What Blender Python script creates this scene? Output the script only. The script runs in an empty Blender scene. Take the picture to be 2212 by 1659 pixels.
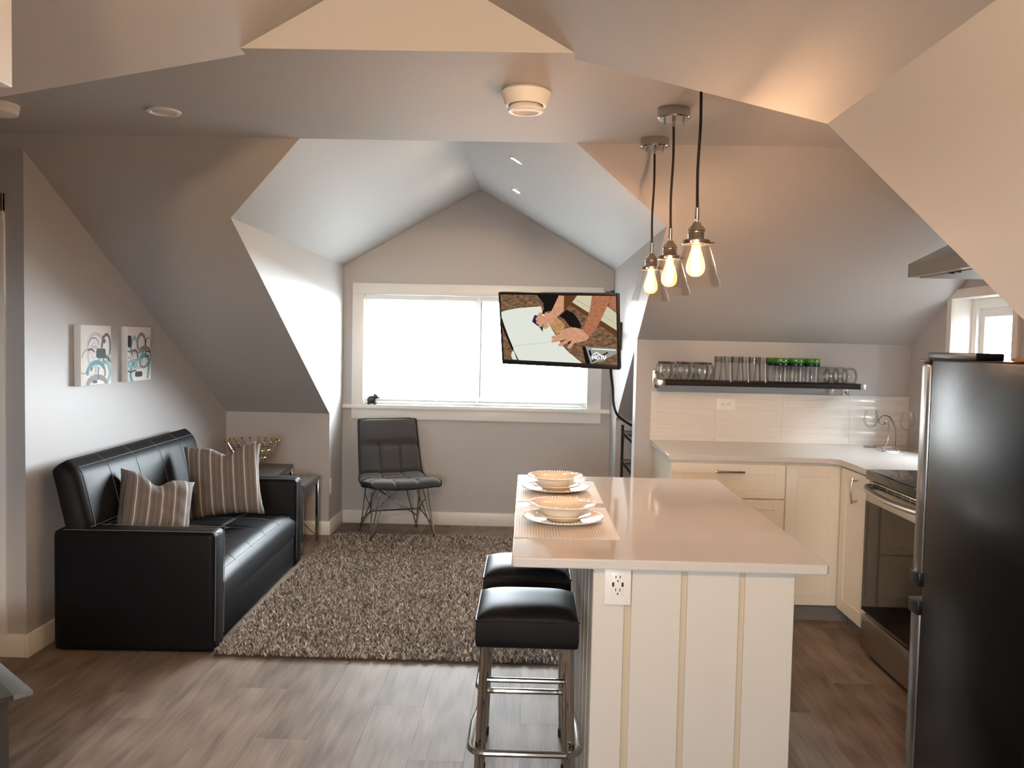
import bpy, bmesh, math, random
from math import sin, cos, pi, radians, sqrt
from mathutils import Vector, Matrix, Euler
import numpy as np
random.seed(7); rng = np.random.default_rng(7)
sc = bpy.context.scene
C = sc.collection

# ------------------------------------------------------------------ camera
cd = bpy.data.cameras.new('camera'); cam = bpy.data.objects.new('camera', cd); C.objects.link(cam)
cd.sensor_fit = 'HORIZONTAL'; cd.sensor_width = 36.0; cd.lens = 36.0 * 1840 / 2212
cd.clip_start = 0.02
_p, _y, _r = radians(2.81), radians(-1.07), radians(1.2055)
_f = Vector((sin(_y) * cos(_p), cos(_y) * cos(_p), -sin(_p)))
_x = Vector((cos(_y), -sin(_y), 0)); _u = _x.cross(_f)
_x2 = _x * cos(_r) + _u * sin(_r); _u2 = _u * cos(_r) - _x * sin(_r)
cam.matrix_world = Matrix((( _x2.x, _u2.x, -_f.x, 0), (_x2.y, _u2.y, -_f.y, 0), (_x2.z, _u2.z, -_f.z, 1.5), (0, 0, 0, 1)))
sc.camera = cam

# ------------------------------------------------------------------ sky, light, exposure
SKY = 70.0
world = bpy.data.worlds.new('overcast_sky'); sc.world = world; world.use_nodes = True
bg = world.node_tree.nodes['Background']
bg.inputs[0].default_value = (0.86, 0.935, 1.0, 1); bg.inputs[1].default_value = SKY
def portal(name, loc, rot, sx, sy):
    l = bpy.data.lights.new(name, 'AREA'); l.shape = 'RECTANGLE'; l.size = sx; l.size_y = sy
    l.cycles.is_portal = True
    o = bpy.data.objects.new(name, l); C.objects.link(o); o.location = loc; o.rotation_euler = rot
portal('window_portal', (-0.43, 7.02, 1.42), (radians(-90), 0, 0), 1.80, 0.88)
portal('kitchen_window_portal', (2.56, 4.48, 1.44), (0, radians(90), 0), 0.70, 0.60)
portal('fill_window_portal', (-.42, -1.74, 1.40), (radians(90), 0, 0), 0.70, 0.54)
vs = sc.view_settings
vs.view_transform = 'Standard'; vs.look = 'None'; vs.exposure = 0.55; vs.gamma = 1.0; vs.use_curve_mapping = False
sc.cycles.max_bounces = 10; sc.cycles.diffuse_bounces = 6; sc.cycles.glossy_bounces = 4
sc.cycles.transparent_max_bounces = 24; sc.cycles.transmission_bounces = 8
sc.cycles.caustics_reflective = False; sc.cycles.caustics_refractive = False
sc.cycles.sample_clamp_indirect = 6.0; sc.cycles.use_denoising = True
WARM = (1.0, 0.63, 0.41)
PENDANT_W = 600.0      # emission of a pendant bulb
SPOT_W = 420.0         # emission of a recessed spot
HALL_W = 860.0         # emission of the uplight lamp in the near dormer

# ------------------------------------------------------------------ materials
def L(r, g, b):
    def c(v):
        v /= 255.0
        return v / 12.92 if v <= 0.04045 else ((v + 0.055) / 1.055) ** 2.4
    return (c(r), c(g), c(b), 1)
MATS = {}
def nd(nt, t, **kw):
    n = nt.nodes.new(t)
    for k, v in kw.items(): setattr(n, k, v)
    return n
def mat(name, col, rough=0.6, metal=0.0, spec=0.5, var=None, bump=None, coat=0.0, trans=0.0, stretch=(1, 1, 1), sheen=0.0, aniso=0.0):
    m = bpy.data.materials.new(name); m.use_nodes = True; nt = m.node_tree
    b = nt.nodes['Principled BSDF']
    b.inputs['Base Color'].default_value = col; b.inputs['Roughness'].default_value = rough
    b.inputs['Metallic'].default_value = metal; b.inputs['Specular IOR Level'].default_value = spec
    b.inputs['Coat Weight'].default_value = coat; b.inputs['Coat Roughness'].default_value = 0.05
    b.inputs['Transmission Weight'].default_value = trans
    b.inputs['Sheen Weight'].default_value = sheen
    if var or bump:
        tc = nd(nt, 'ShaderNodeTexCoord'); mp = nd(nt, 'ShaderNodeMapping'); mp.inputs['Scale'].default_value = stretch
        nt.links.new(tc.outputs['Object'], mp.inputs['Vector'])
    if var:
        n = nd(nt, 'ShaderNodeTexNoise'); n.inputs['Scale'].default_value = var[0]; n.inputs['Detail'].default_value = 5
        nt.links.new(mp.outputs[0], n.inputs['Vector'])
        r = nd(nt, 'ShaderNodeValToRGB'); a = var[1]
        r.color_ramp.elements[0].position = .3; r.color_ramp.elements[1].position = .7
        r.color_ramp.elements[0].color = (col[0] * (1 - a), col[1] * (1 - a), col[2] * (1 - a), 1)
        r.color_ramp.elements[1].color = (min(1, col[0] * (1 + a)), min(1, col[1] * (1 + a)), min(1, col[2] * (1 + a)), 1)
        nt.links.new(n.outputs['Fac'], r.inputs['Fac']); nt.links.new(r.outputs[0], b.inputs['Base Color'])
    if bump:
        n2 = nd(nt, 'ShaderNodeTexNoise'); n2.inputs['Scale'].default_value = bump[0]; n2.inputs['Detail'].default_value = 3
        nt.links.new(mp.outputs[0], n2.inputs['Vector'])
        bp = nd(nt, 'ShaderNodeBump'); bp.inputs['Strength'].default_value = bump[1]; bp.inputs['Distance'].default_value = 0.002
        nt.links.new(n2.outputs['Fac'], bp.inputs['Height']); nt.links.new(bp.outputs[0], b.inputs['Normal'])
    MATS[name] = m
    return m
def emit(name, col, strength):
    m = bpy.data.materials.new(name); m.use_nodes = True; nt = m.node_tree
    nt.nodes.remove(nt.nodes['Principled BSDF'])
    e = nd(nt, 'ShaderNodeEmission'); e.inputs[0].default_value = (*col[:3], 1); e.inputs[1].default_value = strength
    nt.links.new(e.outputs[0], nt.nodes['Material Output'].inputs[0])
    return m
def thin_glass(name, tint=(1, 1, 1), edge=0.35, gloss=0.02, base=0.03):
    m = bpy.data.materials.new(name); m.use_nodes = True; nt = m.node_tree
    nt.nodes.remove(nt.nodes['Principled BSDF'])
    t = nd(nt, 'ShaderNodeBsdfTransparent'); t.inputs[0].default_value = (*tint, 1)
    g = nd(nt, 'ShaderNodeBsdfGlossy'); g.inputs['Roughness'].default_value = gloss
    fr = nd(nt, 'ShaderNodeFresnel'); fr.inputs['IOR'].default_value = 1.45
    ma = nd(nt, 'ShaderNodeMath', operation='MULTIPLY_ADD'); ma.inputs[1].default_value = edge * 2; ma.inputs[2].default_value = base; ma.use_clamp = True
    mx = nd(nt, 'ShaderNodeMixShader')
    nt.links.new(fr.outputs[0], ma.inputs[0]); nt.links.new(ma.outputs[0], mx.inputs[0])
    nt.links.new(t.outputs[0], mx.inputs[1]); nt.links.new(g.outputs[0], mx.inputs[2])
    nt.links.new(mx.outputs[0], nt.nodes['Material Output'].inputs[0])
    return m

M = {}
M['wall'] = mat('wall_paint', L(184, 181, 180), 0.55, spec=0.35, bump=(420, 0.06))
M['trim'] = mat('white_trim_paint', L(232, 230, 226), 0.35)
M['white'] = mat('white_plastic', L(236, 233, 228), 0.35)
M['vinyl'] = mat('white_vinyl_frame', L(238, 240, 240), 0.3)
M['slat'] = mat('white_blind_slat', L(235, 238, 238), 0.4)
M['leather'] = mat('black_leather', L(19, 19, 21), 0.50, spec=0.14, bump=(260, 0.12))
M['thread'] = mat('grey_thread', L(120, 122, 125), 0.8)
M['chrome'] = mat('chrome', L(190, 187, 181), 0.12, metal=1)
M['nickel'] = mat('brushed_nickel', L(196, 188, 176), 0.24, metal=1)
M['steel'] = mat('stainless_steel', L(176, 170, 162), 0.32, metal=1, bump=(90, 0.03), stretch=(1, 0.03, 1))
M['black'] = mat('black_plastic', L(18, 18, 19), 0.35)
M['blackgloss'] = mat('black_glass', L(10, 10, 11), 0.06, spec=0.6)
M['fridge'] = mat('black_enamel', L(15, 16, 17), 0.25, spec=0.22, bump=(700, 0.05))
M['fridge_door'] = mat('dark_steel_door', L(165, 165, 165), 0.25, metal=0.9)
M['cord'] = mat('black_cloth_cord', L(26, 20, 18), 0.8)
M['quartz'] = mat('pale_quartz', L(208, 203, 198), 0.07, spec=0.8, var=(260, 0.05))
M['cabinet'] = mat('cream_cabinet', L(232, 226, 212), 0.28)
M['island'] = mat('white_island_paint', L(214, 209, 200), 0.42)
M['groove'] = mat('beige_groove', L(196, 184, 160), 0.6)
M['toe'] = mat('grey_toe_kick', L(128, 124, 118), 0.5)
M['china'] = mat('ivory_china', L(240, 230, 214), 0.12, coat=0.4)
M['darkwood'] = mat('dark_brown_laminate', L(74, 66, 60), 0.4, var=(14, 0.15), stretch=(1, 8, 1))
M['shelfwood'] = mat('black_brown_board', L(24, 20, 18), 0.6, spec=0.2)
M['brass'] = mat('brass', L(202, 160, 96), 0.2, metal=1)
M['chair'] = mat('charcoal_upholstery', L(62, 61, 61), 0.9, var=(600, 0.25), bump=(900, 0.4), sheen=0.25)
M['chairshell'] = mat('dark_shell_fabric', L(38, 36, 36), 0.85, bump=(700, 0.3))
M['darkgrey'] = mat('dark_grey_laminate', L(62, 60, 56), 0.35)
M['bluegrey'] = mat('grey_top', L(110, 114, 116), 0.3)
M['glass'] = thin_glass('clear_glass', (0.994, 0.996, 0.994), edge=0.17, base=0.014)
M['glassdark'] = thin_glass('thick_glass', (0.62, 0.62, 0.60), edge=0.4, base=0.03)
M['glassrib'] = thin_glass('ribbed_glass', (0.86, 0.86, 0.85), edge=0.4, base=0.03)
M['shade'] = thin_glass('lamp_glass', (1.0, 0.99, 0.975), edge=0.12, base=0.01)
M['pane'] = thin_glass('window_glass', (0.97, 0.985, 0.985), edge=0.15, base=0.0)
M['green'] = mat('green_lid', L(58, 118, 40), 0.25, coat=0.3)
M['greenclear'] = mat('dark_green_rim', L(18, 44, 40), 0.15)
M['bronze'] = mat('dark_figurine', L(44, 42, 42), 0.4)
M['cork'] = mat('brown_board', L(150, 108, 66), 0.6)
M['canvas'] = mat('white_canvas', L(238, 236, 233), 0.75, bump=(800, 0.15))
M['slot'] = mat('outlet_slot', L(40, 34, 30), 0.6)
M['rackwire'] = mat('black_wire', L(30, 32, 34), 0.2, spec=0.8)
M['grille'] = mat('recess_white', L(225, 220, 212), 0.5)
M['bulbglass'] = thin_glass('amber_bulb_glass', (1.0, 0.93, 0.8), edge=0.2)
_nt = M['bulbglass'].node_tree; _mx = [n for n in _nt.nodes if n.type == 'MIX_SHADER'][0]
_ad = nd(_nt, 'ShaderNodeAddShader'); _em = nd(_nt, 'ShaderNodeEmission'); _em.inputs[0].default_value = (1.0, 0.46, 0.15, 1); _em.inputs[1].default_value = 1.3
_nt.links.new(_mx.outputs[0], _ad.inputs[0]); _nt.links.new(_em.outputs[0], _ad.inputs[1]); _nt.links.new(_ad.outputs[0], _nt.nodes['Material Output'].inputs[0])
M['filament'] = emit('lit_filament', WARM, PENDANT_W)
M['spot'] = emit('lit_spot', (1.0, 0.80, 0.55), SPOT_W)
M['hall'] = emit('lit_globe', (1.0, 0.66, 0.38), HALL_W)
M['backing'] = mat('rug_backing', L(70, 62, 56), 0.9)

def floor_mat():
    m = bpy.data.materials.new('grey_brown_oak_plank'); m.use_nodes = True; nt = m.node_tree; b = nt.nodes['Principled BSDF']
    tc = nd(nt, 'ShaderNodeTexCoord'); oi = nd(nt, 'ShaderNodeObjectInfo')
    cmb = nd(nt, 'ShaderNodeCombineXYZ'); mul = nd(nt, 'ShaderNodeMath', operation='MULTIPLY'); mul.inputs[1].default_value = 37.0
    nt.links.new(oi.outputs['Random'], mul.inputs[0]); nt.links.new(mul.outputs[0], cmb.inputs[0]); nt.links.new(mul.outputs[0], cmb.inputs[1])
    add = nd(nt, 'ShaderNodeVectorMath', operation='ADD'); nt.links.new(tc.outputs['Object'], add.inputs[0]); nt.links.new(cmb.outputs[0], add.inputs[1])
    mp = nd(nt, 'ShaderNodeMapping'); mp.inputs['Scale'].default_value = (9, 0.7, 1); nt.links.new(add.outputs[0], mp.inputs[0])
    n1 = nd(nt, 'ShaderNodeTexNoise'); n1.inputs['Scale'].default_value = 1.6; n1.inputs['Detail'].default_value = 5; n1.inputs['Distortion'].default_value = 0.8
    nt.links.new(mp.outputs[0], n1.inputs['Vector'])
    mp2 = nd(nt, 'ShaderNodeMapping'); mp2.inputs['Scale'].default_value = (70, 3, 1); nt.links.new(add.outputs[0], mp2.inputs[0])
    n2 = nd(nt, 'ShaderNodeTexNoise'); n2.inputs['Scale'].default_value = 2.0; n2.inputs['Detail'].default_value = 4
    nt.links.new(mp2.outputs[0], n2.inputs['Vector'])
    wv = nd(nt, 'ShaderNodeTexWave', wave_type='RINGS'); wv.inputs['Scale'].default_value = 1.2; wv.inputs['Distortion'].default_value = 6; wv.inputs['Detail'].default_value = 3
    nt.links.new(mp.outputs[0], wv.inputs['Vector'])
    r = nd(nt, 'ShaderNodeValToRGB'); e = r.color_ramp.elements
    e[0].position = .28; e[0].color = L(95, 82, 73); e[1].position = .72; e[1].color = L(156, 141, 128)
    x = e.new(.5); x.color = L(131, 116, 104)
    mix1 = nd(nt, 'ShaderNodeMath', operation='MULTIPLY_ADD'); mix1.inputs[1].default_value = 0.30; nt.links.new(n2.outputs['Fac'], mix1.inputs[0])
    sub = nd(nt, 'ShaderNodeMath', operation='MULTIPLY_ADD'); sub.inputs[1].default_value = 0.50; sub.inputs[2].default_value = 0.09; nt.links.new(n1.outputs['Fac'], sub.inputs[0])
    nt.links.new(sub.outputs[0], mix1.inputs[2])
    w2 = nd(nt, 'ShaderNodeMath', operation='MULTIPLY_ADD'); w2.inputs[1].default_value = 0.09; nt.links.new(wv.outputs['Fac'], w2.inputs[0]); nt.links.new(mix1.outputs[0], w2.inputs[2])
    rnd = nd(nt, 'ShaderNodeMath', operation='MULTIPLY_ADD'); rnd.inputs[1].default_value = 0.16; nt.links.new(oi.outputs['Random'], rnd.inputs[0])
    s3 = nd(nt, 'ShaderNodeMath', operation='SUBTRACT'); s3.inputs[1].default_value = 0.12; nt.links.new(w2.outputs[0], s3.inputs[0]); nt.links.new(s3.outputs[0], rnd.inputs[2])
    nt.links.new(rnd.outputs[0], r.inputs['Fac']); nt.links.new(r.outputs[0], b.inputs['Base Color'])
    b.inputs['Roughness'].default_value = 0.55; b.inputs['Specular IOR Level'].default_value = 0.08
    bp = nd(nt, 'ShaderNodeBump'); bp.inputs['Strength'].default_value = 0.12; bp.inputs['Distance'].default_value = 0.002
    nt.links.new(n2.outputs['Fac'], bp.inputs['Height']); nt.links.new(bp.outputs[0], b.inputs['Normal'])
    return m
M['floor'] = floor_mat()
def tile_mat():
    m = mat('wavy_white_tile', L(226, 222, 216), 0.18); nt = m.node_tree; b = nt.nodes['Principled BSDF']
    tc = nd(nt, 'ShaderNodeTexCoord'); mp = nd(nt, 'ShaderNodeMapping'); mp.inputs['Scale'].default_value = (2.2, 1, 34)
    oi = nd(nt, 'ShaderNodeObjectInfo'); ad = nd(nt, 'ShaderNodeVectorMath', operation='ADD')
    nt.links.new(tc.outputs['Object'], mp.inputs[0]); nt.links.new(mp.outputs[0], ad.inputs[0]); nt.links.new(oi.outputs['Location'], ad.inputs[1])
    n = nd(nt, 'ShaderNodeTexNoise'); n.inputs['Scale'].default_value = 1.4; n.inputs['Detail'].default_value = 1
    nt.links.new(ad.outputs[0], n.inputs['Vector'])
    bp = nd(nt, 'ShaderNodeBump'); bp.inputs['Strength'].default_value = 0.8; bp.inputs['Distance'].default_value = 0.012
    nt.links.new(n.outputs['Fac'], bp.inputs['Height']); nt.links.new(bp.outputs[0], b.inputs['Normal'])
    return m
M['tile'] = tile_mat()
def pillow_mat():
    m = mat('striped_grey_fabric', L(118, 110, 106), 0.9, bump=(900, 0.35)); nt = m.node_tree; b = nt.nodes['Principled BSDF']
    tc = nd(nt, 'ShaderNodeTexCoord'); sx = nd(nt, 'ShaderNodeSeparateXYZ'); nt.links.new(tc.outputs['Object'], sx.inputs[0])
    mu = nd(nt, 'ShaderNodeMath', operation='MULTIPLY_ADD'); mu.inputs[1].default_value = 1 / 0.064; mu.inputs[2].default_value = 50.5
    fr = nd(nt, 'ShaderNodeMath', operation='FRACT'); nt.links.new(sx.outputs[0], mu.inputs[0]); nt.links.new(mu.outputs[0], fr.inputs[0])
    r = nd(nt, 'ShaderNodeValToRGB'); r.color_ramp.interpolation = 'CONSTANT'; e = r.color_ramp.elements
    base = L(116, 108, 104); dark = L(66, 58, 56); lite = L(222, 214, 204); mid = L(128, 119, 114)
    e[0].position = 0; e[0].color = base; e[1].position = .18; e[1].color = dark
    for p, c in ((.21, base), (.30, dark), (.33, mid), (.47, lite), (.53, mid), (.68, dark), (.71, base), (.82, dark), (.85, base)):
        x = e.new(p); x.color = c
    n = nd(nt, 'ShaderNodeTexNoise'); n.inputs['Scale'].default_value = 220
    nt.links.new(tc.outputs['Object'], n.inputs['Vector'])
    mr = nd(nt, 'ShaderNodeMapRange'); mr.inputs['To Min'].default_value = 0.65; mr.inputs['To Max'].default_value = 1.3; nt.links.new(n.outputs['Fac'], mr.inputs[0])
    mx = nd(nt, 'ShaderNodeMixRGB', blend_type='MULTIPLY'); mx.inputs[0].default_value = 1
    nt.links.new(fr.outputs[0], r.inputs[0]); nt.links.new(r.outputs[0], mx.inputs[1]); nt.links.new(mr.outputs[0], mx.inputs[2]); nt.links.new(mx.outputs[0], b.inputs['Base Color'])
    return m
M['pillow'] = pillow_mat()
def mat_placemat():
    m = mat('woven_placemat', L(200, 188, 176), 0.7, spec=0.2); nt = m.node_tree; b = nt.nodes['Principled BSDF']
    tc = nd(nt, 'ShaderNodeTexCoord'); mp = nd(nt, 'ShaderNodeMapping'); mp.inputs['Rotation'].default_value = (0, 0, radians(90))
    nt.links.new(tc.outputs['Object'], mp.inputs[0])
    br = nd(nt, 'ShaderNodeTexBrick'); br.inputs['Scale'].default_value = 34; br.inputs['Mortar Size'].default_value = 0.10; br.inputs['Brick Width'].default_value = 0.42; br.inputs['Row Height'].default_value = 0.30
    br.inputs['Color1'].default_value = L(140, 138, 138); br.inputs['Color2'].default_value = L(176, 166, 154); br.inputs['Mortar'].default_value = L(214, 206, 197)
    n = nd(nt, 'ShaderNodeTexNoise'); n.inputs['Scale'].default_value = 9; nt.links.new(tc.outputs['Object'], n.inputs['Vector'])
    r = nd(nt, 'ShaderNodeValToRGB'); e = r.color_ramp.elements; e[0].position = .35; e[0].color = L(96, 138, 178); e[1].position = .65; e[1].color = L(206, 176, 108)
    x = e.new(.5); x.color = L(186, 178, 186)
    nt.links.new(n.outputs['Fac'], r.inputs[0])
    mx = nd(nt, 'ShaderNodeMixRGB', blend_type='MIX')
    ml = nd(nt, 'ShaderNodeMath', operation='MULTIPLY_ADD'); ml.inputs[1].default_value = -0.75; ml.inputs[2].default_value = 0.75
    nt.links.new(mp.outputs[0], br.inputs['Vector']); nt.links.new(br.outputs['Fac'], ml.inputs[0]); nt.links.new(ml.outputs[0], mx.inputs[0])
    nt.links.new(br.outputs['Color'], mx.inputs[1]); nt.links.new(r.outputs[0], mx.inputs[2]); nt.links.new(mx.outputs[0], b.inputs['Base Color'])
    return m
M['placemat'] = mat_placemat()
def pile_mat():
    m = bpy.data.materials.new('shag_pile'); m.use_nodes = True; nt = m.node_tree; b = nt.nodes['Principled BSDF']
    a = nd(nt, 'ShaderNodeAttribute'); a.attribute_name = 'tuft'
    r = nd(nt, 'ShaderNodeValToRGB'); e = r.color_ramp.elements
    e[0].position = 0; e[0].color = L(78, 71, 67); e[1].position = 1; e[1].color = L(248, 240, 230)
    for p, c in ((.35, L(150, 140, 132)), (.7, L(200, 189, 178))):
        x = e.new(p); x.color = c
    nt.links.new(a.outputs['Fac'], r.inputs[0]); nt.links.new(r.outputs[0], b.inputs['Base Color'])
    b.inputs['Roughness'].default_value = 0.75
    return m
M['pile'] = pile_mat()

# ------------------------------------------------------------------ mesh helpers
def new(): return bmesh.new()
def ngon(bm, pts): return bm.faces.new([bm.verts.new(p) for p in pts])
def box(bm, x0, x1, y0, y1, z0, z1, bev=0.0, seg=2, rot=None):
    m = Matrix.Translation(((x0 + x1) / 2, (y0 + y1) / 2, (z0 + z1) / 2)) @ Matrix.Diagonal((x1 - x0, y1 - y0, z1 - z0, 1))
    vs_ = bmesh.ops.create_cube(bm, size=1, matrix=m)['verts']
    if bev > 0:
        es = list({e for v in vs_ for e in v.link_edges})
        r = bmesh.ops.bevel(bm, geom=es, offset=bev, segments=seg, affect='EDGES', profile=0.5)
    return vs_
def prism(bm, poly, axis, lo, hi):
    """poly: 2-D points; axis 0: (y,z) along x, 1: (x,z) along y, 2: (x,y) along z"""
    def p3(a, b, h): return ((h, a, b), (a, h, b), (a, b, h))[axis]
    A = [bm.verts.new(p3(a, b, lo)) for a, b in poly]; B = [bm.verts.new(p3(a, b, hi)) for a, b in poly]
    bm.faces.new(A); bm.faces.new(B[::-1]); n = len(poly)
    for i in range(n): bm.faces.new((A[i], B[i], B[(i + 1) % n], A[(i + 1) % n]))
def tube(bm, pts, r, n=8, closed=False):
    pts = [Vector(p) for p in pts]; rings = []; N = len(pts); prev = None
    for i, p in enumerate(pts):
        if closed: d = pts[(i + 1) % N] - pts[i - 1]
        else: d = pts[min(i + 1, N - 1)] - pts[max(i - 1, 0)]
        d.normalize()
        if prev is None:
            up = Vector((0, 0, 1)) if abs(d.z) < .9 else Vector((1, 0, 0)); a = d.cross(up).normalized()
        else:
            a = (prev - d * prev.dot(d)).normalized()
        prev = a; b = d.cross(a); rr = r[i] if isinstance(r, (list, tuple)) else r
        rings.append([bm.verts.new(p + (a * cos(2 * pi * k / n) + b * sin(2 * pi * k / n)) * rr) for k in range(n)])
    for i in range(N if closed else N - 1):
        A, B = rings[i], rings[(i + 1) % N]
        for k in range(n): bm.faces.new((A[k], A[(k + 1) % n], B[(k + 1) % n], B[k]))
    if not closed:
        bm.faces.new(rings[0][::-1]); bm.faces.new(rings[-1])
def lathe(bm, prof, n=24, c=(0, 0, 0), close=False):
    rings = []
    for r, z in prof:
        if r < 1e-6: rings.append([bm.verts.new((c[0], c[1], c[2] + z))])
        else: rings.append([bm.verts.new((c[0] + r * cos(2 * pi * k / n), c[1] + r * sin(2 * pi * k / n), c[2] + z)) for k in range(n)])
    prs = list(zip(rings[:-1], rings[1:])) + ([(rings[-1], rings[0])] if close else [])
    for A, B in prs:
        for k in range(n):
            k2 = (k + 1) % n
            if len(A) == 1 and len(B) == 1: continue
            if len(A) == 1: bm.faces.new((A[0], B[k2], B[k]))
            elif len(B) == 1: bm.faces.new((A[k], A[k2], B[0]))
            else: bm.faces.new((A[k], A[k2], B[k2], B[k]))
def ball(bm, c, r, u=10, v=6, s=(1, 1, 1)):
    bmesh.ops.create_uvsphere(bm, u_segments=u, v_segments=v, radius=1, matrix=Matrix.Translation(c) @ Matrix.Diagonal((r * s[0], r * s[1], r * s[2], 1)))
def grid(bm, fn, nu, nv):
    V = [[bm.verts.new(fn(i / nu, j / nv)) for j in range(nv + 1)] for i in range(nu + 1)]
    for i in range(nu):
        for j in range(nv): bm.faces.new((V[i][j], V[i + 1][j], V[i + 1][j + 1], V[i][j + 1]))
    return V
def arc(cx, cy, rx, ry, a0, a1, n=16): return [(cx + rx * cos(radians(a0 + (a1 - a0) * i / n)), cy + ry * sin(radians(a0 + (a1 - a0) * i / n))) for i in range(n + 1)]
def smooth_path(pts, k=6):
    pts = [Vector(p) for p in pts]; out = []
    P_ = [pts[0]] + pts + [pts[-1]]
    for i in range(1, len(P_) - 2):
        p0, p1, p2, p3 = P_[i - 1], P_[i], P_[i + 1], P_[i + 2]
        for j in range(k):
            t = j / k
            out.append(0.5 * ((2 * p1) + (p2 - p0) * t + (2 * p0 - 5 * p1 + 4 * p2 - p3) * t * t + (3 * p1 - p0 - 3 * p2 + p3) * t ** 3))
    return out + [pts[-1]]
def obj(name, bm, m, parent=None, smooth=True, ang=35, recalc=True):
    if recalc: bmesh.ops.recalc_face_normals(bm, faces=bm.faces)
    me = bpy.data.meshes.new(name); bm.to_mesh(me); bm.free()
    for x in (m if isinstance(m, (list, tuple)) else [m]): me.materials.append(x)
    if smooth:
        me.polygons.foreach_set('use_smooth', [True] * len(me.polygons)); me.set_sharp_from_angle(angle=radians(ang))
    o = bpy.data.objects.new(name, me); C.objects.link(o)
    if parent is not None: o.parent = parent
    return o
def tag(o, label, cat, group=None):
    o['label'] = label; o['category'] = cat
    if group: o['group'] = group
    return o
def thing(name, label, cat, loc=(0, 0, 0), rotz=0.0, group=None):
    o = bpy.data.objects.new(name, None); C.objects.link(o); o.location = loc; o.rotation_euler = (0, 0, rotz); o.empty_display_size = .1
    return tag(o, label, cat, group)
def struct(name, bm, m, parent=None, smooth=False, label=None, recalc=True):
    o = obj(name, bm, m, parent, smooth, recalc=recalc)
    if parent is None: o['kind'] = 'structure'
    if label: o['label'] = label
    return o
def part_box(name, m, parent, *a, **k):
    bm = new(); box(bm, *a, **k); return obj(name, bm, m, parent)
def dup(root, loc, rotz, label=None, group=None):
    r = root.copy(); C.objects.link(r); r.location = loc; r.rotation_euler = (0, 0, rotz)
    if label: r['label'] = label
    if group: r['group'] = group
    for ch in list(root.children):
        c = ch.copy(); C.objects.link(c); c.parent = r
        for g in ch.children:
            d = g.copy(); C.objects.link(d); d.parent = c
    return r

# ------------------------------------------------------------------ the room
ZF = 2.367; YF = 3.741
def zS(y): return 4.3748 - 0.5367 * y          # far roof slope
def zN(y): return ZF - 0.575 * (2.65 - y)      # near roof slope
XL, XW, XHALL, XR = -2.29, -1.50, -3.40, 2.35
DX0, DX1, ZE = -1.50, 0.67, 2.09               # far dormer
XM = (DX0 + DX1) / 2; ZR = ZE + 0.575 * (DX1 - XM); YE = (4.3748 - ZE) / 0.5367
XA = DX0 + (ZF - ZE) / 0.575; XB = DX1 - (ZF - ZE) / 0.575
YK, YK2, YW, YKN = 5.29, 5.42, 6.88, 6.42
NX0, NX1 = -1.47, 0.70                          # near dormer
NE = ZF - 0.57 * 0.58; NYV = 2.65 - (ZF - NE) / 0.575; NXM = -0.385; NR = ZF + 0.57 * 0.505; YB = -1.6; YNK = -0.2
W_ = M['wall']
def faces(name, polys, m=W_, **k):
    bm = new()
    for p in polys: ngon(bm, p)
    return struct(name, bm, m, recalc=False, **k)
faces('ceiling', [[(XHALL, 2.65, ZF), (XHALL, YF, ZF), (XR, YF, ZF), (XR, 2.65, ZF)], [(-.89, 2.595, ZF), (-.89, 2.65, ZF), (.12, 2.65, ZF), (.12, 2.595, ZF)]], label='flat grey ceiling strip between the two dormers')
faces('ceiling_slope_far', [
    [(XHALL, YF, ZF), (XA, YF, ZF), (DX0, YE, ZE), (DX0, YKN, zS(YKN)), (XL, YKN, zS(YKN)), (XL, 3.83, zS(3.83)), (XHALL, 3.83, zS(3.83))],
    [(XB, YF, ZF), (XR, YF, ZF), (XR, YK2, zS(YK2)), (1.5, YK2, zS(YK2)), (1.5, YKN, zS(YKN)), (DX1, YKN, zS(YKN)), (DX1, YE, ZE)]])
faces('ceiling_dormer_left', [[(DX0, YE, ZE), (XA, YF, ZF), (XM, YF, ZR), (XM, YW, ZR), (DX0, YW, ZE)]])
faces('ceiling_dormer_right', [[(DX1, YE, ZE), (DX1, YW, ZE), (XM, YW, ZR), (XM, YF, ZR), (XB, YF, ZF)]])
faces('wall_dormer_gable', [[(XA, YF, ZF), (XB, YF, ZF), (XM, YF, ZR)]])
faces('ceiling_slope_near', [
    [(.12, 2.65, ZF), (XR, 2.65, ZF), (XR, YNK, zN(YNK)), (NX1, YNK, zN(YNK)), (NX1, NYV, NE)],
    [(-.89, 2.65, ZF), (NX0, NYV, NE), (NX0, YNK, zN(YNK)), (XHALL, YNK, zN(YNK)), (XHALL, 2.65, ZF)]])
faces('ceiling_vault_right', [[(.12, 2.595, ZF), (.12, 2.65, ZF), (NX1, NYV, NE), (NX1, YB, NE), (NXM, YB, NR), (NXM, 2.595, NR)]])
faces('ceiling_vault_left', [[(-.89, 2.595, ZF), (NXM, 2.595, NR), (NXM, YB, NR), (NX0, YB, NE), (NX0, NYV, NE), (-.89, 2.65, ZF)]])
faces('wall_vault_gable', [[(-.89, 2.595, ZF), (.12, 2.595, ZF), (NXM, 2.595, NR)]])
for nm, x in (('wall_cheek_near_right', NX1), ('wall_cheek_near_left', NX0)):
    faces(nm, [[(x, NYV, NE), (x, YB, NE), (x, YB, 0), (x, YNK, 0), (x, YNK, zN(YNK))]])
BX0, BX1, BZ0, BZ1 = -.77, -.07, 1.13, 1.67
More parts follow.
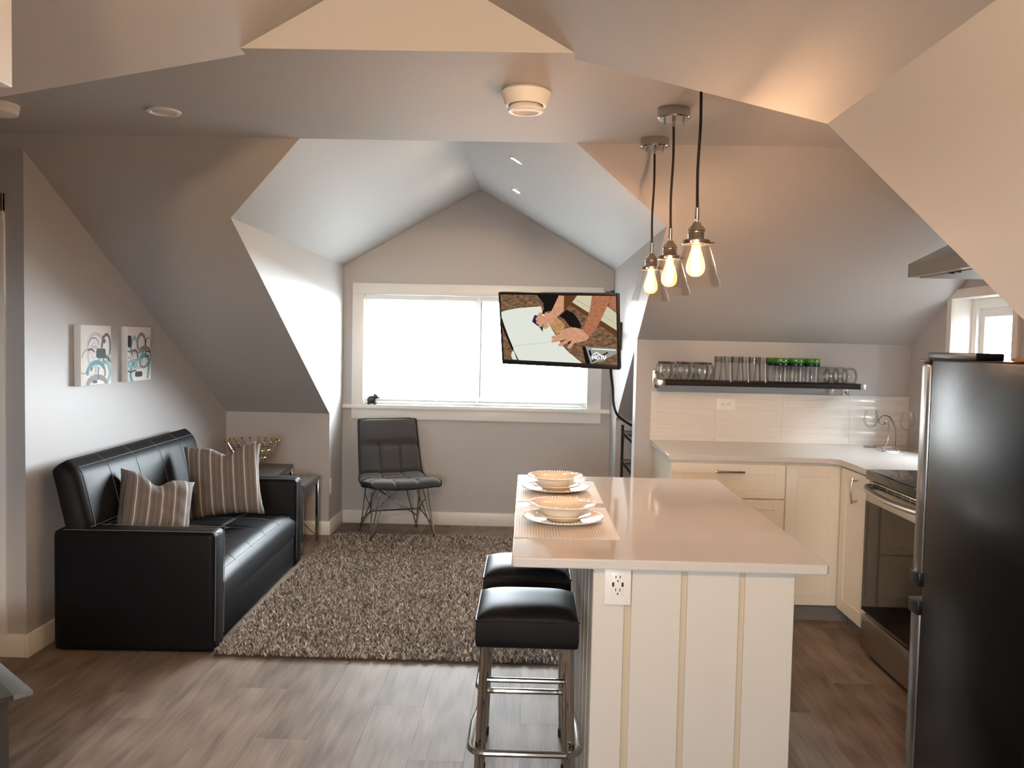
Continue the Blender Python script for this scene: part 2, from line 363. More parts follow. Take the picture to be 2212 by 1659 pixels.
faces('wall_back', [[(NX0, YB, 0), (NX1, YB, 0), (NX1, YB, BZ0), (NX0, YB, BZ0)], [(NX0, YB, BZ0), (BX0, YB, BZ0), (BX0, YB, BZ1), (NX0, YB, BZ1)], [(BX1, YB, BZ0), (NX1, YB, BZ0), (NX1, YB, BZ1), (BX1, YB, BZ1)],
                    [(NX0, YB, BZ1), (NX1, YB, BZ1), (NX1, YB, NE), (NXM, YB, NR), (NX0, YB, NE)],
                    [(XHALL, YNK, 0), (NX0, YNK, 0), (NX0, YNK, zN(YNK)), (XHALL, YNK, zN(YNK))],
                    [(NX1, YNK, 0), (XR, YNK, 0), (XR, YNK, zN(YNK)), (NX1, YNK, zN(YNK))]])
faces('wall_hall', [[(XHALL, YNK, 0), (XHALL, YNK, zN(YNK)), (XHALL, 2.65, ZF), (XHALL, YF, ZF), (XHALL, 3.83, zS(3.83)), (XHALL, 3.83, 0)]])
faces('wall_doorway', [[(XHALL, 3.83, 0), (XL, 3.83, 0), (XL, 3.83, zS(3.83)), (XHALL, 3.83, zS(3.83))]])
faces('wall_left', [[(XL, 3.83, 0), (XL, YKN, 0), (XL, YKN, zS(YKN)), (XL, 3.83, zS(3.83))]])
faces('wall_knee_left', [[(XL, YKN, 0), (DX0, YKN, 0), (DX0, YKN, zS(YKN)), (XL, YKN, zS(YKN))]])
for nm, x in (('wall_cheek_left', DX0), ('wall_cheek_right', DX1)):
    faces(nm, [[(x, YE, ZE), (x, YW, ZE), (x, YW, 0), (x, YKN, 0), (x, YKN, zS(YKN))]])
WX0, WX1, WZ0, WZ1 = -1.335, 0.478, 0.975, 1.867
faces('wall_window', [[(DX0, YW, 0), (DX1, YW, 0), (DX1, YW, WZ0), (DX0, YW, WZ0)], [(DX0, YW, WZ0), (WX0, YW, WZ0), (WX0, YW, WZ1), (DX0, YW, WZ1)],
                      [(WX1, YW, WZ0), (DX1, YW, WZ0), (DX1, YW, WZ1), (WX1, YW, WZ1)], [(DX0, YW, WZ1), (DX1, YW, WZ1), (DX1, YW, ZE), (XM, YW, ZR), (DX0, YW, ZE)]])
bm = new()
prism(bm, [(YK, 0), (YK2, 0), (YK2, zS(YK2) - .002), (YK, zS(YK) - .002)], 0, DX1, XR)
wall_kitchen = struct('wall_kitchen', bm, W_)
faces('wall_nook', [[(DX1, YKN, 0), (1.5, YKN, 0), (1.5, YKN, zS(YKN)), (DX1, YKN, zS(YKN))], [(1.5, YK2, 0), (1.5, YKN, 0), (1.5, YKN, zS(YKN)), (1.5, YK2, zS(YK2))]])
KY0, KY1, KZ0, KZ1 = 4.18, 4.78, 1.10, 1.79
faces('wall_right', [[(XR, YNK, 0), (XR, KY0, 0), (XR, KY0, zS(KY0)), (XR, YF, ZF), (XR, 2.65, ZF), (XR, YNK, zN(YNK))],
                     [(XR, KY1, 0), (XR, YK2, 0), (XR, YK2, zS(YK2)), (XR, KY1, zS(KY1))],
                     [(XR, KY0, 0), (XR, KY1, 0), (XR, KY1, KZ0), (XR, KY0, KZ0)], [(XR, KY0, KZ1), (XR, KY1, KZ1), (XR, KY1, zS(KY1)), (XR, KY0, zS(KY0))]])
# floor: sub-floor with planks
bm = new(); box(bm, XHALL - .1, XR + .1, YB - .1, YW + .1, -0.06, -0.008)
floor = struct('floor', bm, mat('subfloor', L(76, 66, 58), .9), label='grey brown oak plank floor')
PW, PL = 0.200, 1.22
pm = None
ix = 0; x = XHALL
while x < XR:
    off = (ix * 0.37 * PL) % PL
    y = 1.2 - off if -1.6 < x < 2.4 else 2.2 - off
    while y < YW:
        if y + PL > 1.4 and not (x > 1.85 and y > 4.2) and not (x + PW < XL and y > 3.83):
            y1 = min(y + PL, YW)
            if pm is None:
                b2 = new(); box(b2, 0, PW - .0007, 0, PL - .0007, -0.008, 0.0)
                po = obj('plank', b2, M['floor'], floor, smooth=False); pm = po.data
            else:
                po = bpy.data.objects.new('plank', pm); C.objects.link(po); po.parent = floor
            po.location = (x, y, 0)
            po.scale = (1, (y1 - y) / PL, 1)
        y += PL
    x += PW; ix += 1
bm = new(); box(bm, XHALL, XR, YB, 1.42, -.008, -0.0005); o = obj('plank_field', bm, M['floor'], floor, smooth=False); o['kind'] = 'stuff'
# baseboards
def bboard(name, *a):
    bm = new(); box(bm, *a, bev=.003); return struct(name, bm, M['trim'], smooth=True)
BH = 0.106
bboard('baseboard_window', DX0, DX1, YW - .016, YW, 0, BH)
bboard('baseboard_knee', XL, DX0 + .016, YKN - .016, YKN, 0, BH)
bboard('baseboard_cheek', DX0, DX0 + .016, YKN, YW - .016, 0, BH)
bboard('baseboard_cheek_right', DX1 - .016, DX1, YKN, YW - .016, 0, BH)
bboard('baseboard_left', XL, XL + .016, 3.83 - .016, YKN - .016, 0, BH)
bboard('baseboard_doorway', XHALL, XL, 3.83 - .016, 3.83, 0, BH)
# door casing on the stub wall
bm = new(); box(bm, -2.50, -2.375, 3.812, 3.83, BH, 2.125, bev=.002); box(bm, XHALL + .02, -2.375, 3.812, 3.83, 2.04, 2.128, bev=.002)
struct('trim_1', bm, M['trim'], smooth=True, label='white door casing on the left wall return')
bm = new(); box(bm, XHALL + .05, -2.50, 3.816, 3.828, BH, 2.04, bev=.002)
dr = struct('door_1', bm, M['trim'], smooth=True, label='white door at the left edge')

# ---- window 1
win = thing('window_1', 'wide white sliding window with horizontal blinds in the dormer', 'window'); del win['category']; win['kind'] = 'structure'
T_ = M['trim']
for nm, a in (('casing_top', (-1.427, .591, YW - .02, YW, WZ1, 1.952)), ('casing_left', (-1.427, WX0, YW - .02, YW, .972, WZ1)), ('casing_right', (WX1, .591, YW - .02, YW, .972, WZ1)),
              ('apron', (-1.427, .591, YW - .018, YW, .857, .942)), ('window_sill', (-1.495, .665, YW - .05, YW + .10, .942, .973))):
    part_box(nm, T_, win, *a, bev=.003)
bm = new(); box(bm, WX0 - .012, WX0, YW, YW + .13, WZ0, WZ1); box(bm, WX1, WX1 + .012, YW, YW + .13, WZ0, WZ1); box(bm, WX0 - .012, WX1 + .012, YW, YW + .13, WZ1, WZ1 + .012); box(bm, WX0 - .012, WX1 + .012, YW + .05, YW + .13, .94, WZ0 - .002)
obj('jamb', bm, T_, win, smooth=False)
FY0, FY1 = YW + .07, YW + .12
bm = new()
box(bm, WX0, WX0 + .045, FY0, FY1, WZ0, WZ1, bev=.004); box(bm, WX1 - .045, WX1, FY0, FY1, WZ0, WZ1, bev=.004)
box(bm, WX0 + .045, WX1 - .045, FY0, FY1, WZ0, WZ0 + .05, bev=.004); box(bm, WX0 + .045, WX1 - .045, FY0, FY1, WZ1 - .05, WZ1, bev=.004)
box(bm, -.445, -.375, FY0 - .01, FY1, WZ0 + .05, WZ1 - .05, bev=.004)
obj('window_frame', bm, M['vinyl'], win)
for a, b_ in ((WX0 + .045, -.445), (-.375, WX1 - .045)):
    part_box('pane', M['pane'], win, a, b_, FY1 - .03, FY1 - .026, WZ0 + .05, WZ1 - .05)
def blind(label, x0, x1, zbot):
    t = thing('window_blind', label, 'blind', ((x0 + x1) / 2, YW + .028, 0)); w = (x1 - x0) / 2
    part_box('head_rail', M['slat'], t, -w, w, -.02, .02, WZ1 - .042, WZ1 - .008, bev=.003)
    part_box('bottom_rail', M['slat'], t, -w, w, -.016, .016, zbot, zbot + .016, bev=.003)
    n = int((WZ1 - .05 - zbot - .02) / .034); sm = None
    for i in range(n):
        z = zbot + .03 + i * .034
        if sm is None:
            b2 = new()
            for k in range(3):
                pass
            pr = [(-.0125, -.0015), (-.004, .0010), (.004, .0010), (.0125, -.0015), (.0125, -.0021), (.004, .0004), (-.004, .0004), (-.0125, -.0021)]
            prism(b2, pr, 0, -w, w); s = obj('slat', b2, M['slat'], t); sm = s.data
        else:
            s = bpy.data.objects.new('slat', sm); C.objects.link(s); s.parent = t
        s.location = (0, 0, z)
    for k in (-.8, 0, .8):
        b2 = new(); tube(b2, [(w * k, -.014, zbot), (w * k, -.014, WZ1 - .03)], .0008, 5); tube(b2, [(w * k, .014, zbot), (w * k, .014, WZ1 - .03)], .0008, 5)
        obj('ladder_cord', b2, M['slat'], t)
    return t
blind('white horizontal blind over the left window pane', WX0 + .012, -.418, 1.0)
b_r = blind('white horizontal blind over the right window pane, partly behind the television', -.402, WX1 - .012, 1.0)
bm = new(); tube(bm, [(-.42, -.022, WZ1 - .05), (-.42, -.022, 1.05)], .004, 6); obj('tilt_wand', bm, M['bluegrey'], b_r)
# ---- window 2 (kitchen)
win2 = thing('window_2', 'small white window above the counter at the right wall', 'window'); del win2['category']; win2['kind'] = 'structure'
bm = new()
box(bm, XR, XR + .17, KY1, KY1 + .012, KZ0, KZ1 + .012); box(bm, XR, XR + .17, KY0 - .012, KY0, KZ0, KZ1 + .012); box(bm, XR, XR + .17, KY0, KY1, KZ1, KZ1 + .012); box(bm, XR, XR + .17, KY0, KY1, KZ0 - .012, KZ0)
obj('jamb', bm, T_, win2, smooth=False)
bm = new()
box(bm, XR - .014, XR, KY1, KY1 + .05, KZ0 - .05, KZ1 + .05, bev=.002); box(bm, XR - .014, XR, KY0 - .05, KY0, KZ0 - .05, KZ1 + .05, bev=.002)
box(bm, XR - .014, XR, KY0, KY1, KZ1, KZ1 + .05, bev=.002); box(bm, XR - .014, XR, KY0, KY1, KZ0 - .05, KZ0, bev=.002)
obj('casing', bm, T_, win2)
bm = new()
for (a, b_, x0, x1) in ((0, .05, .10, .16), (.05, .10, .12, .16)):
    box(bm, XR + x0, XR + x1, KY1 - b_, KY1 - a, KZ0 + a, KZ1 - a, bev=.003); box(bm, XR + x0, XR + x1, KY0 + a, KY0 + b_, KZ0 + a, KZ1 - a, bev=.003)
    box(bm, XR + x0, XR + x1, KY0 + b_, KY1 - b_, KZ1 - b_, KZ1 - a, bev=.003); box(bm, XR + x0, XR + x1, KY0 + b_, KY1 - b_, KZ0 + a, KZ0 + b_, bev=.003)
obj('window_frame', bm, M['vinyl'], win2)
part_box('pane', M['pane'], win2, XR + .14, XR + .144, KY0 + .1, KY1 - .1, KZ0 + .1, KZ1 - .1)

# ---- unseen window added in the near dormer as daylight fill
fill_win = thing('fill_window', 'small white window added unseen in the near dormer wall for daylight fill', 'window'); del fill_win['category']; fill_win['kind'] = 'structure'
bm = new()
for a in ((BX0 - .07, BX0, BZ0 - .07, BZ1 + .07), (BX1, BX1 + .07, BZ0 - .07, BZ1 + .07), (BX0, BX1, BZ1, BZ1 + .07), (BX0, BX1, BZ0 - .07, BZ0)): box(bm, a[0], a[1], YB, YB + .018, a[2], a[3], bev=.002)
obj('casing', bm, T_, fill_win)
bm = new()
for a in ((BX0, BX0 + .04, BZ0, BZ1), (BX1 - .04, BX1, BZ0, BZ1), (BX0 + .04, BX1 - .04, BZ1 - .04, BZ1), (BX0 + .04, BX1 - .04, BZ0, BZ0 + .04)): box(bm, a[0], a[1], YB - .10, YB, a[2], a[3], bev=.002)
obj('window_frame', bm, M['vinyl'], fill_win)
part_box('pane', M['pane'], fill_win, BX0 + .04, BX1 - .04, YB - .06, YB - .056, BZ0 + .04, BZ1 - .04)
# ---- ground outside, one storey below
bm = new(); ngon(bm, [(-60, -60, -3.2), (60, -60, -3.2), (60, 80, -3.2), (-60, 80, -3.2)])
struct('ground_outside', bm, mat('outdoor_ground', L(150, 150, 146), .9), label='pale ground outside the windows')
bm = new(); box(bm, -16, -2.6, 10.5, 18, -3.2, 3.4); prism(bm, [(-16.4, 3.4), (-2.2, 3.4), (-9.3, 6.6)], 1, 10.3, 18.2)  # unseen house, added to block sky light from the left
struct('added_house_sky_blocker', bm, mat('sky_blocker_dark', L(104, 96, 90), .8), label='dark house shape added outside the dormer window to block sky light')
bm = new(); box(bm, 6.5, 14, -6, 8.6, -3.2, 4.5)  # unseen block, added to cut sky light entering the kitchen window
struct('added_wall_sky_blocker', bm, bpy.data.materials['sky_blocker_dark'], label='dark block added outside the kitchen window to block sky light')
# ---- backsplash tiles
TX = [.764, 1.168, 1.578, 1.988, 2.35]; TZ = [.912, 1.013, 1.114, 1.215]
for i in range(4):
    for j in range(3):
        bm = new(); cx = (TX[i] + TX[i + 1]) / 2; hw = (TX[i + 1] - TX[i]) / 2 - .0006
        box(bm, -hw, hw, -.009, 0, -.0500, .0500, bev=.0012, seg=1)
        o = obj('tile', bm, M['tile'], wall_kitchen); o.location = (cx, YK, (TZ[j] + TZ[j + 1]) / 2)

part_box('grout', mat('white_grout', L(214, 210, 204), .8), wall_kitchen, .764, 2.349, YK - .0072, YK, .912, 1.215)
# ------------------------------------------------------------------ sofa
SO = thing('sofa', 'black leather two seat sofa with stitched panels against the left wall', 'sofa', (-1.45, 3.92, 0), radians(1.4))
LN, DP = 1.70, .76
for nm, a in (('arm', (-DP, 0, 0, .15, .004, .578)), ('arm', (-DP, 0, LN - .15, LN, .004, .578))):
    bm = new(); box(bm, *a, bev=.028, seg=4)
    am = obj(nm, bm, M['leather'], SO)
    b2 = new(); y = a[2] if a[2] == 0 else a[2]
    for yy in (a[2] + .012, a[3] - .012):
        tube(b2, smooth_path([(-.002 - .0, yy, .06), (.0005, yy, .50), (-.006, yy, .565), (-.03, yy, .5785), (-DP + .05, yy, .5785)], 5), .0016, 5)
    obj('stitching', b2, M['thread'], am)
part_box('base', M['leather'], SO, -.70, -.012, .15, LN - .15, .02, .215, bev=.012)
part_box('plinth', M['black'], SO, -.72, -.05, .03, LN - .03, 0.0, .03)
def seat_fn(u, v):
    y = .152 + u * (LN - .304); x = -.004 - v * .60
    col = (u * 5) % 1; dc = min(col, 1 - col) / 5
    dr = abs(v - .5) * .60
    dome = .036 * (1 - (2 * abs(u - .5)) ** 4) * (1 - (2 * abs(v - .5)) ** 3)
    g = .008 * math.exp(-(dr / .012) ** 2) + (.0025 * math.exp(-(dc * 1.4 / .010) ** 2) if .02 < u < .98 else 0)
    edge = 0.055 * max(0, 1 - v / .14) ** 2.2
    return Vector((x, y, .352 + dome - g - edge))
bm = new(); V = grid(bm, seat_fn, 80, 40)
bt = [[bm.verts.new((V[i][j].co.x + (.0 if j else -.006), V[i][j].co.y, .205)) for j in (0, 40)] for i in range(81)]
for i in range(80):
    bm.faces.new((V[i][0], bt[i][0], bt[i + 1][0], V[i + 1][0])); bm.faces.new((V[i][40], V[i + 1][40], bt[i + 1][1], bt[i][1])); bm.faces.new((bt[i][0], bt[i][1], bt[i + 1][1], bt[i + 1][0]))
bm.faces.new([V[0][j] for j in range(41)] + [bt[0][1], bt[0][0]]); bm.faces.new([V[80][j] for j in range(40, -1, -1)] + [bt[80][0], bt[80][1]])
seat = obj('seat', bm, M['leather'], SO, ang=60)
b2 = new()
for dv in (-.013, .013): tube(b2, [seat_fn(i / 60, .5 + dv) + Vector((0, 0, .0012)) for i in range(1, 60)], .0014, 5)
for c in range(1, 5):
    for du in (-.0035,):
        tube(b2, [seat_fn(c / 5 + du, j / 40) + Vector((0, 0, .0012)) for j in range(2, 40)], .0012, 5)
tube(b2, [seat_fn(i / 60, .06) + Vector((.001, 0, .002)) for i in range(1, 60)], .0014, 5)
obj('stitching', b2, M['thread'], seat)
def back_fn(u, v, off=0.0):
    y = .03 + u * (LN - .14); z = .34 + v * .56; x = -.545 - v * .135
    col = (u * 5) % 1; dc = min(col, 1 - col) / 5; dr = abs(v - .42)
    pil = .022 * (1 - (2 * abs(u - .5)) ** 6) * (1 - abs(2 * v - 1) ** 4)
    g = .002 * math.exp(-(dc * 1.5 / .011) ** 2) * (1 if .02 < u < .98 else 0) + .008 * math.exp(-(dr / .02) ** 2)
    top = .045 * max(0, (v - .86) / .14) ** 2; side = .022 * max(0, (abs(u - .5) - .47) / .03) ** 2
    return Vector((x + (pil - g - top - side) * .97 + off, y, z + (pil - g) * .24 - .002 * max(0, (v - .9) / .1) ** 2 - .02 * max(0, (abs(u - .5) - .47) / .03) ** 2 * max(0, (v - .8) / .2)))
bm = new(); V = grid(bm, back_fn, 80, 44)
def back_b(u, v): 
    p = back_fn(u, v); return Vector((-.655 - v * .128 + .012 * max(0, (v - .85) / .15) ** 2, .03 + u * (LN - .14), p.z - .025 * max(0, (v - .85) / .15) ** 2))
B = grid(bm, back_b, 80, 44)
for i in range(80):
    bm.faces.new((V[i][44], B[i][44], B[i + 1][44], V[i + 1][44])); bm.faces.new((V[i][0], V[i + 1][0], B[i + 1][0], B[i][0]))
for j in range(44):
    bm.faces.new((V[0][j], B[0][j], B[0][j + 1], V[0][j + 1])); bm.faces.new((V[80][j], V[80][j + 1], B[80][j + 1], B[80][j]))
back = obj('backrest', bm, M['leather'], SO, ang=60)
b2 = new()
for c in range(1, 5): tube(b2, [back_fn(c / 5 - .004, j / 40) + Vector((.0015, 0, 0)) for j in range(3, 41)], .0012, 5)
for dv in (-.016, .016): tube(b2, [back_fn(i / 60, .42 + dv) + Vector((.0015, 0, .0005)) for i in range(1, 60)], .0014, 5)
tube(b2, [back_fn(.035, j / 40) + Vector((.002, 0, 0)) for j in range(3, 38)] + [back_fn(.035 + i * .93 / 50, .93) + Vector((.002, 0, .001)) for i in range(51)] + [back_fn(.965, j / 40) + Vector((.002, 0, 0)) for j in range(37, 3, -1)], .0014, 5)
obj('stitching', b2, M['thread'], back)

# ---- pillows
def pillow(label, loc, rot, size, dent=0.0, dentx=0.0, fat=.075):
    N = 34; bm = new()
    def side(s):
        def fn(a, b):
            u, v = 2 * a - 1, 2 * b - 1
            k = 1 - .10 * (1 - v * v) * abs(u) ** 3; kk = 1 - .10 * (1 - u * u) * abs(v) ** 3
            x, y = u * size / 2 * k, v * size / 2 * kk
            h = fat * (max(0, (1 - u ** 4)) * max(0, (1 - v ** 4))) ** .62
            d = dent * math.exp(-((u - dentx) / .30) ** 2) * max(0, (v + .2) / 1.2) ** 2
            y -= d; h *= 1 - .35 * d / max(dent, 1e-6) if dent else 1
            w = .004 * sin(9 * u + 5 * v) * sin(7 * v - 3 * u)
            w += .010 * math.exp(-((u - dentx - .0) / .10) ** 2) * max(0, v) if dent else 0
            return Vector((x, -s * (h + w * (h / fat)) if False else s * (h + w * (h / fat)), y))
        return fn
    A = grid(bm, side(-1), N, N); Bk = grid(bm, side(1), N, N)
    bmesh.ops.remove_doubles(bm, verts=bm.verts, dist=.0008)
    o = obj('throw_pillow', bm, M['pillow'], None, ang=75)
    o.location = loc; o.rotation_euler = rot
    return tag(o, label, 'pillow')
pillow('grey striped throw pillow upright beside the far sofa arm', (-1.815, 5.06, .632), Euler((radians(-14), radians(-5), radians(12))), .45, dent=.05, dentx=.12)
pillow('grey striped throw pillow slumped behind the near sofa arm', (-1.905, 4.31, .60), Euler((radians(-30), radians(16), radians(40))), .39, dent=.06, dentx=-.1, fat=.095)

# ------------------------------------------------------------------ canvases
PAINT = {k: mat('paint_' + k, c, .7) for k, c in dict(teal=L(88, 158, 170), paleteal=L(150, 190, 198), slate=L(66, 76, 76), black=L(26, 22, 22), grey=L(140, 138, 142), pale=L(200, 198, 206), brown=L(108, 96, 96)).items()}
PK = list(PAINT)
def band(pts, w):
    out = []; pts = [Vector(p) for p in pts]
    for i, p in enumerate(pts):
        d = pts[min(i + 1, len(pts) - 1)] - pts[max(i - 1, 0)]; n = Vector((-d.y, d.x)).normalized() * w / 2
        out.append((p + n, p - n))
    return out
def rsq(cx, cy, w, h):
    pts = []
    for k in range(28):
        a = 2 * pi * k / 28; c_, s_ = cos(a), sin(a)
        pts.append((cx + w / 2 * math.copysign(abs(c_) ** .45, c_), cy + h / 2 * math.copysign(abs(s_) ** .45, s_)))
    return pts
def canvas(label, y0, y1, z0, z1, strokes):
    t = thing('canvas_painting', label, 'painting', (XL + .002, (y0 + y1) / 2, z0), 0, 'pair of abstract canvases')
    w, h = y1 - y0, z1 - z0; th = .036
    part_box('stretched_canvas', M['canvas'], t, 0, th, -w / 2, w / 2, 0, h, bev=.0015)
    bm = new(); k = 0
    def P3(u, v): return (th + .0003 + k * .00006, -w / 2 + u * w, h * (1 - v))
    for s in strokes:
        k += 1; ci = PK.index(s[1])
        if s[0] == 'b':
            bd = band(smooth_path([Vector(p) for p in s[2]], 5) if len(s[2]) < 9 else s[2], s[3])
            for (a, b_), (c_, d_) in zip(bd[:-1], bd[1:]):
                q = [P3(min(1, max(0, p[0])), min(1, max(0, p[1]))) for p in (a, b_, d_, c_)]
                try: f = ngon(bm, q); f.material_index = ci
                except Exception: pass
        else:
            f = ngon(bm, [P3(min(1, max(0, p[0])), min(1, max(0, p[1]))) for p in s[2]]); f.material_index = ci
    obj('brush_strokes', bm, [PAINT[x] for x in PK], t, smooth=False, recalc=False)
def side_smudge(): pass
canvas('abstract canvas with looping grey and teal rings and one dark square, nearer the doorway', 4.245, 4.555, 1.232, 1.542, [
    ('b', 'pale', arc(.48, .36, .27, .22, 150, 330), .06), ('b', 'pale', arc(.42, .52, .20, .16, 0, 360, 24), .05),
    ('b', 'black', arc(.41, .34, .17, .13, 180, 355), .014), ('b', 'pale', arc(.42, .42, .10, .13, 0, 300), .012),
    ('b', 'brown', [(.67, .38), (.71, .27), (.75, .19), (.85, .15), (.93, .20), (.965, .32), (.95, .50)], .055), ('b', 'brown', [(.73, .17), (.74, .24), (.80, .28)], .07),
    ('b', 'paleteal', arc(.78, .60, .20, .09, 150, 370), .06), ('b', 'grey', arc(.82, .58, .10, .05, 0, 360, 16), .05),
    ('b', 'teal', arc(.50, .80, .29, .18, 170, 330), .075), ('b', 'paleteal', arc(.62, .80, .34, .24, 300, 420), .07), ('b', 'grey', arc(.50, .80, .29, .18, 330, 380), .05),
    ('b', 'black', [(.02, .54), (.10, .44), (.19, .40)], .01), ('b', 'slate', arc(.30, .48, .13, .08, 230, 340), .03),
    ('b', 'pale', [(.50, .68), (.50, .92)], .10), ('b', 'grey', arc(.52, 1.0, .31, .13, 180, 360), .09), ('b', 'black', [(.58, .70), (.56, .78), (.55, .92)], .016), ('b', 'slate', [(.36, .70), (.31, .76)], .03),
    ('b', 'black', [(.78, .53), (.92, .58), (.99, .64)], .022), ('b', 'black', [(.0, .78), (.12, .80), (.22, .76)], .008),
    ('p', 'slate', rsq(.65, .47, .31, .165)), ('p', 'slate', rsq(.44, .945, .15, .05))])
canvas('abstract canvas with tall grey loops and two black squares, under the sloped ceiling', 4.745, 5.04, 1.232, 1.542, [
    ('b', 'paleteal', arc(.28, .42, .14, .22, 170, 400), .08), ('b', 'grey', arc(.58, .30, .17, .17, 0, 360, 24), .07), ('b', 'pale', arc(.42, .60, .2, .16, 0, 360, 20), .06),
    ('b', 'black', arc(.88, .33, .11, .14, 0, 360, 22), .014), ('b', 'black', [(.77, .22), (.76, .50)], .04), ('b', 'grey', arc(.72, .48, .24, .10, 170, 370), .07),
    ('b', 'brown', arc(.28, .55, .14, .12, 200, 400), .05), ('b', 'teal', arc(.70, .63, .20, .10, 150, 420), .085), ('b', 'grey', arc(.66, .68, .16, .07, 0, 180), .05),
    ('b', 'teal', arc(.48, .86, .36, .26, 120, 250), .08), ('b', 'teal', [(.88, .58), (.90, .74), (.84, .97)], .08), ('b', 'paleteal', arc(.2, .68, .18, .06, 0, 360, 16), .06),
    ('b', 'slate', [(0, .80), (.14, .83), (.30, .80), (.38, .86)], .03), ('b', 'black', arc(.86, .50, .11, .05, 0, 360, 16), .016), ('b', 'brown', [(.99, .52), (.96, .62), (.92, .70)], .03),
    ('b', 'black', [(0, .44), (.10, .46), (.14, .40)], .02), ('b', 'black', arc(.06, .48, .12, .09, 0, 180), .012),
    ('p', 'black', rsq(.075, .27, .15, .22)), ('p', 'black', rsq(.46, .875, .30, .10))])

# ------------------------------------------------------------------ side tables and wire bowl
def side_table(label, x0, x1, y0, y1, h, brace):
    t = thing('side_table', label, 'table', ((x0 + x1) / 2, (y0 + y1) / 2, 0), 0, 'nesting side tables'); w, d = (x1 - x0) / 2, (y1 - y0) / 2
    part_box('table_top', M['darkwood'], t, -w, w, -d, d, h - .028, h, bev=.002)
    r = .011
    for sx in (-1, 1):
        for sy in (-1, 1):
            part_box('leg', M['chrome'], t, sx * (w - r) - r, sx * (w - r) + r, sy * (d - r) - r, sy * (d - r) + r, 0, h - .028, bev=.002)
    for sx in (-1, 1): part_box('rail', M['chrome'], t, sx * (w - r) - r * .8, sx * (w - r) + r * .8, -d + 2 * r, d - 2 * r, h - .052, h - .030)
    bm = new(); tube(bm, [(w - r, d - r, .04), (w - .25, d - r, h - .2)], .008, 6); obj('brace', bm, M['chrome'], t)
    return t
side_table('low dark topped chrome side table between sofa and grey chair', -1.985, -1.528, 5.78, 6.235, .487, True)
side_table('taller dark topped side table in the corner carrying the wire bowl', -2.26, -1.76, 5.715, 6.37, .545, True)
bw = thing('wire_bowl', 'open wire bowl of brass tipped metal rods on the corner side table', 'bowl', (-1.985, 6.10, .545))
bm = new(); lathe(bm, [(0, 0), (.055, 0), (.055, .006), (0, .008)], 20); obj('base', bm, M['chrome'], bw)
NR_ = 20
for k in range(NR_):
    a = 2 * pi * (k + .3) / NR_; lng = 1.0
    p0 = (.05 * cos(a), .05 * sin(a), .006); p1 = (.115 * cos(a), .115 * sin(a), .09); p2 = (.185 * cos(a), .185 * sin(a), .205)
    bm = new(); tube(bm, [p0, p1, p2], .003, 6); rd = obj('rod', bm, M['chrome'], bw)
    b2 = new(); ball(b2, p2, .0085, 10, 7); obj('rod_tip', b2, M['brass'], rd)
for rr, zz in ((.115, .09), (.148, .145)):
    bm = new(); tube(bm, [(rr * cos(2 * pi * k / 32), rr * sin(2 * pi * k / 32), zz) for k in range(32)], .003, 6, closed=True); obj('ring', bm, M['brass'], bw)

# ------------------------------------------------------------------ grey lounge chair
CH = thing('lounge_chair', 'charcoal tufted lounge chair with wire legs below the window', 'chair', (-.995, 6.47, .006), radians(24))
prof = smooth_path([(-.315, .405), (-.29, .425), (-.17, .415), (-.02, .395), (.09, .400), (.165, .455), (.215, .57), (.262, .71), (.300, .835), (.306, .862)], 6)
PN = len(prof) - 1
def prof_at(s):
    f_ = s * PN; i = min(int(f_), PN - 1); return prof[i].lerp(prof[i + 1], f_ - i), (prof[i + 1] - prof[i]).normalized()
def chair_fn(s, t, off=0.0, pad=True, scale=1.0):
    p, d = prof_at(s); n = Vector((d.y, -d.x)) * -1  # towards sitter
    if n.y < 0 and s < .5: n = -n
    n = Vector((-d.y, d.x))
    w = (.245 + .03 * sin(min(1, s / .55) * pi) if s < .55 else .245 - .018 * (s - .55) / .45) * scale
    if s > .93: w *= 1 - .22 * ((s - .93) / .07) ** 2
    if s < .06: w *= 1 - .14 * ((.06 - s) / .06) ** 2
    u = 2 * t - 1
    b = .022 * u * u
    if pad:
        gs = min(abs(s - q) for q in (.17, .36, .54, .74)); gu = min(abs(u - q) for q in (-.33, .33))
        h = .042 * (1 - abs(u) ** 8) * (1 - abs(2 * s - 1) ** 12)
        gl = 0.0 if s > .74 else 1
        h -= .026 * math.exp(-(gs / .017) ** 2) + .020 * math.exp(-(gu / .05) ** 2) * gl
    else: h = 0
    q = p + n * (b + h + off)
    return Vector((u * w, q.x, q.y))
bm = new(); V = grid(bm, lambda s, t: chair_fn(s, t), 72, 30); Bk = grid(bm, lambda s, t: chair_fn(s, t, -.012, False), 72, 30)
for i in range(72):
    for j in (0, 30): bm.faces.new((V[i][j], V[i + 1][j], Bk[i + 1][j], Bk[i][j]))
for j in range(30):
    for i in (0, 72): bm.faces.new((V[i][j], V[i][j + 1], Bk[i][j + 1], Bk[i][j]))
cush = obj('seat_cushion', bm, M['chair'], CH, ang=70)
b2 = new(); rim = [chair_fn(s / 40, 0, 0, False, 1.01) for s in range(41)] + [chair_fn(1, t / 14, 0, False, 1.01) for t in range(1, 15)] + [chair_fn(1 - s / 40, 1, 0, False, 1.01) for s in range(1, 41)] + [chair_fn(0, 1 - t / 14, 0, False, 1.01) for t in range(1, 14)]
tube(b2, rim, .008, 6, closed=True); obj('piping', b2, M['chairshell'], cush)
bm = new(); V = grid(bm, lambda s, t: chair_fn(s, t, -.012, False, 1.005), 50, 20)
Bk = grid(bm, lambda s, t: chair_fn(s, .5 + (t - .5) * .97, -.036 if .02 < s < .98 else -.02, False), 50, 20)
for i in range(50):
    for j in (0, 20): bm.faces.new((V[i][j], V[i + 1][j], Bk[i + 1][j], Bk[i][j]))
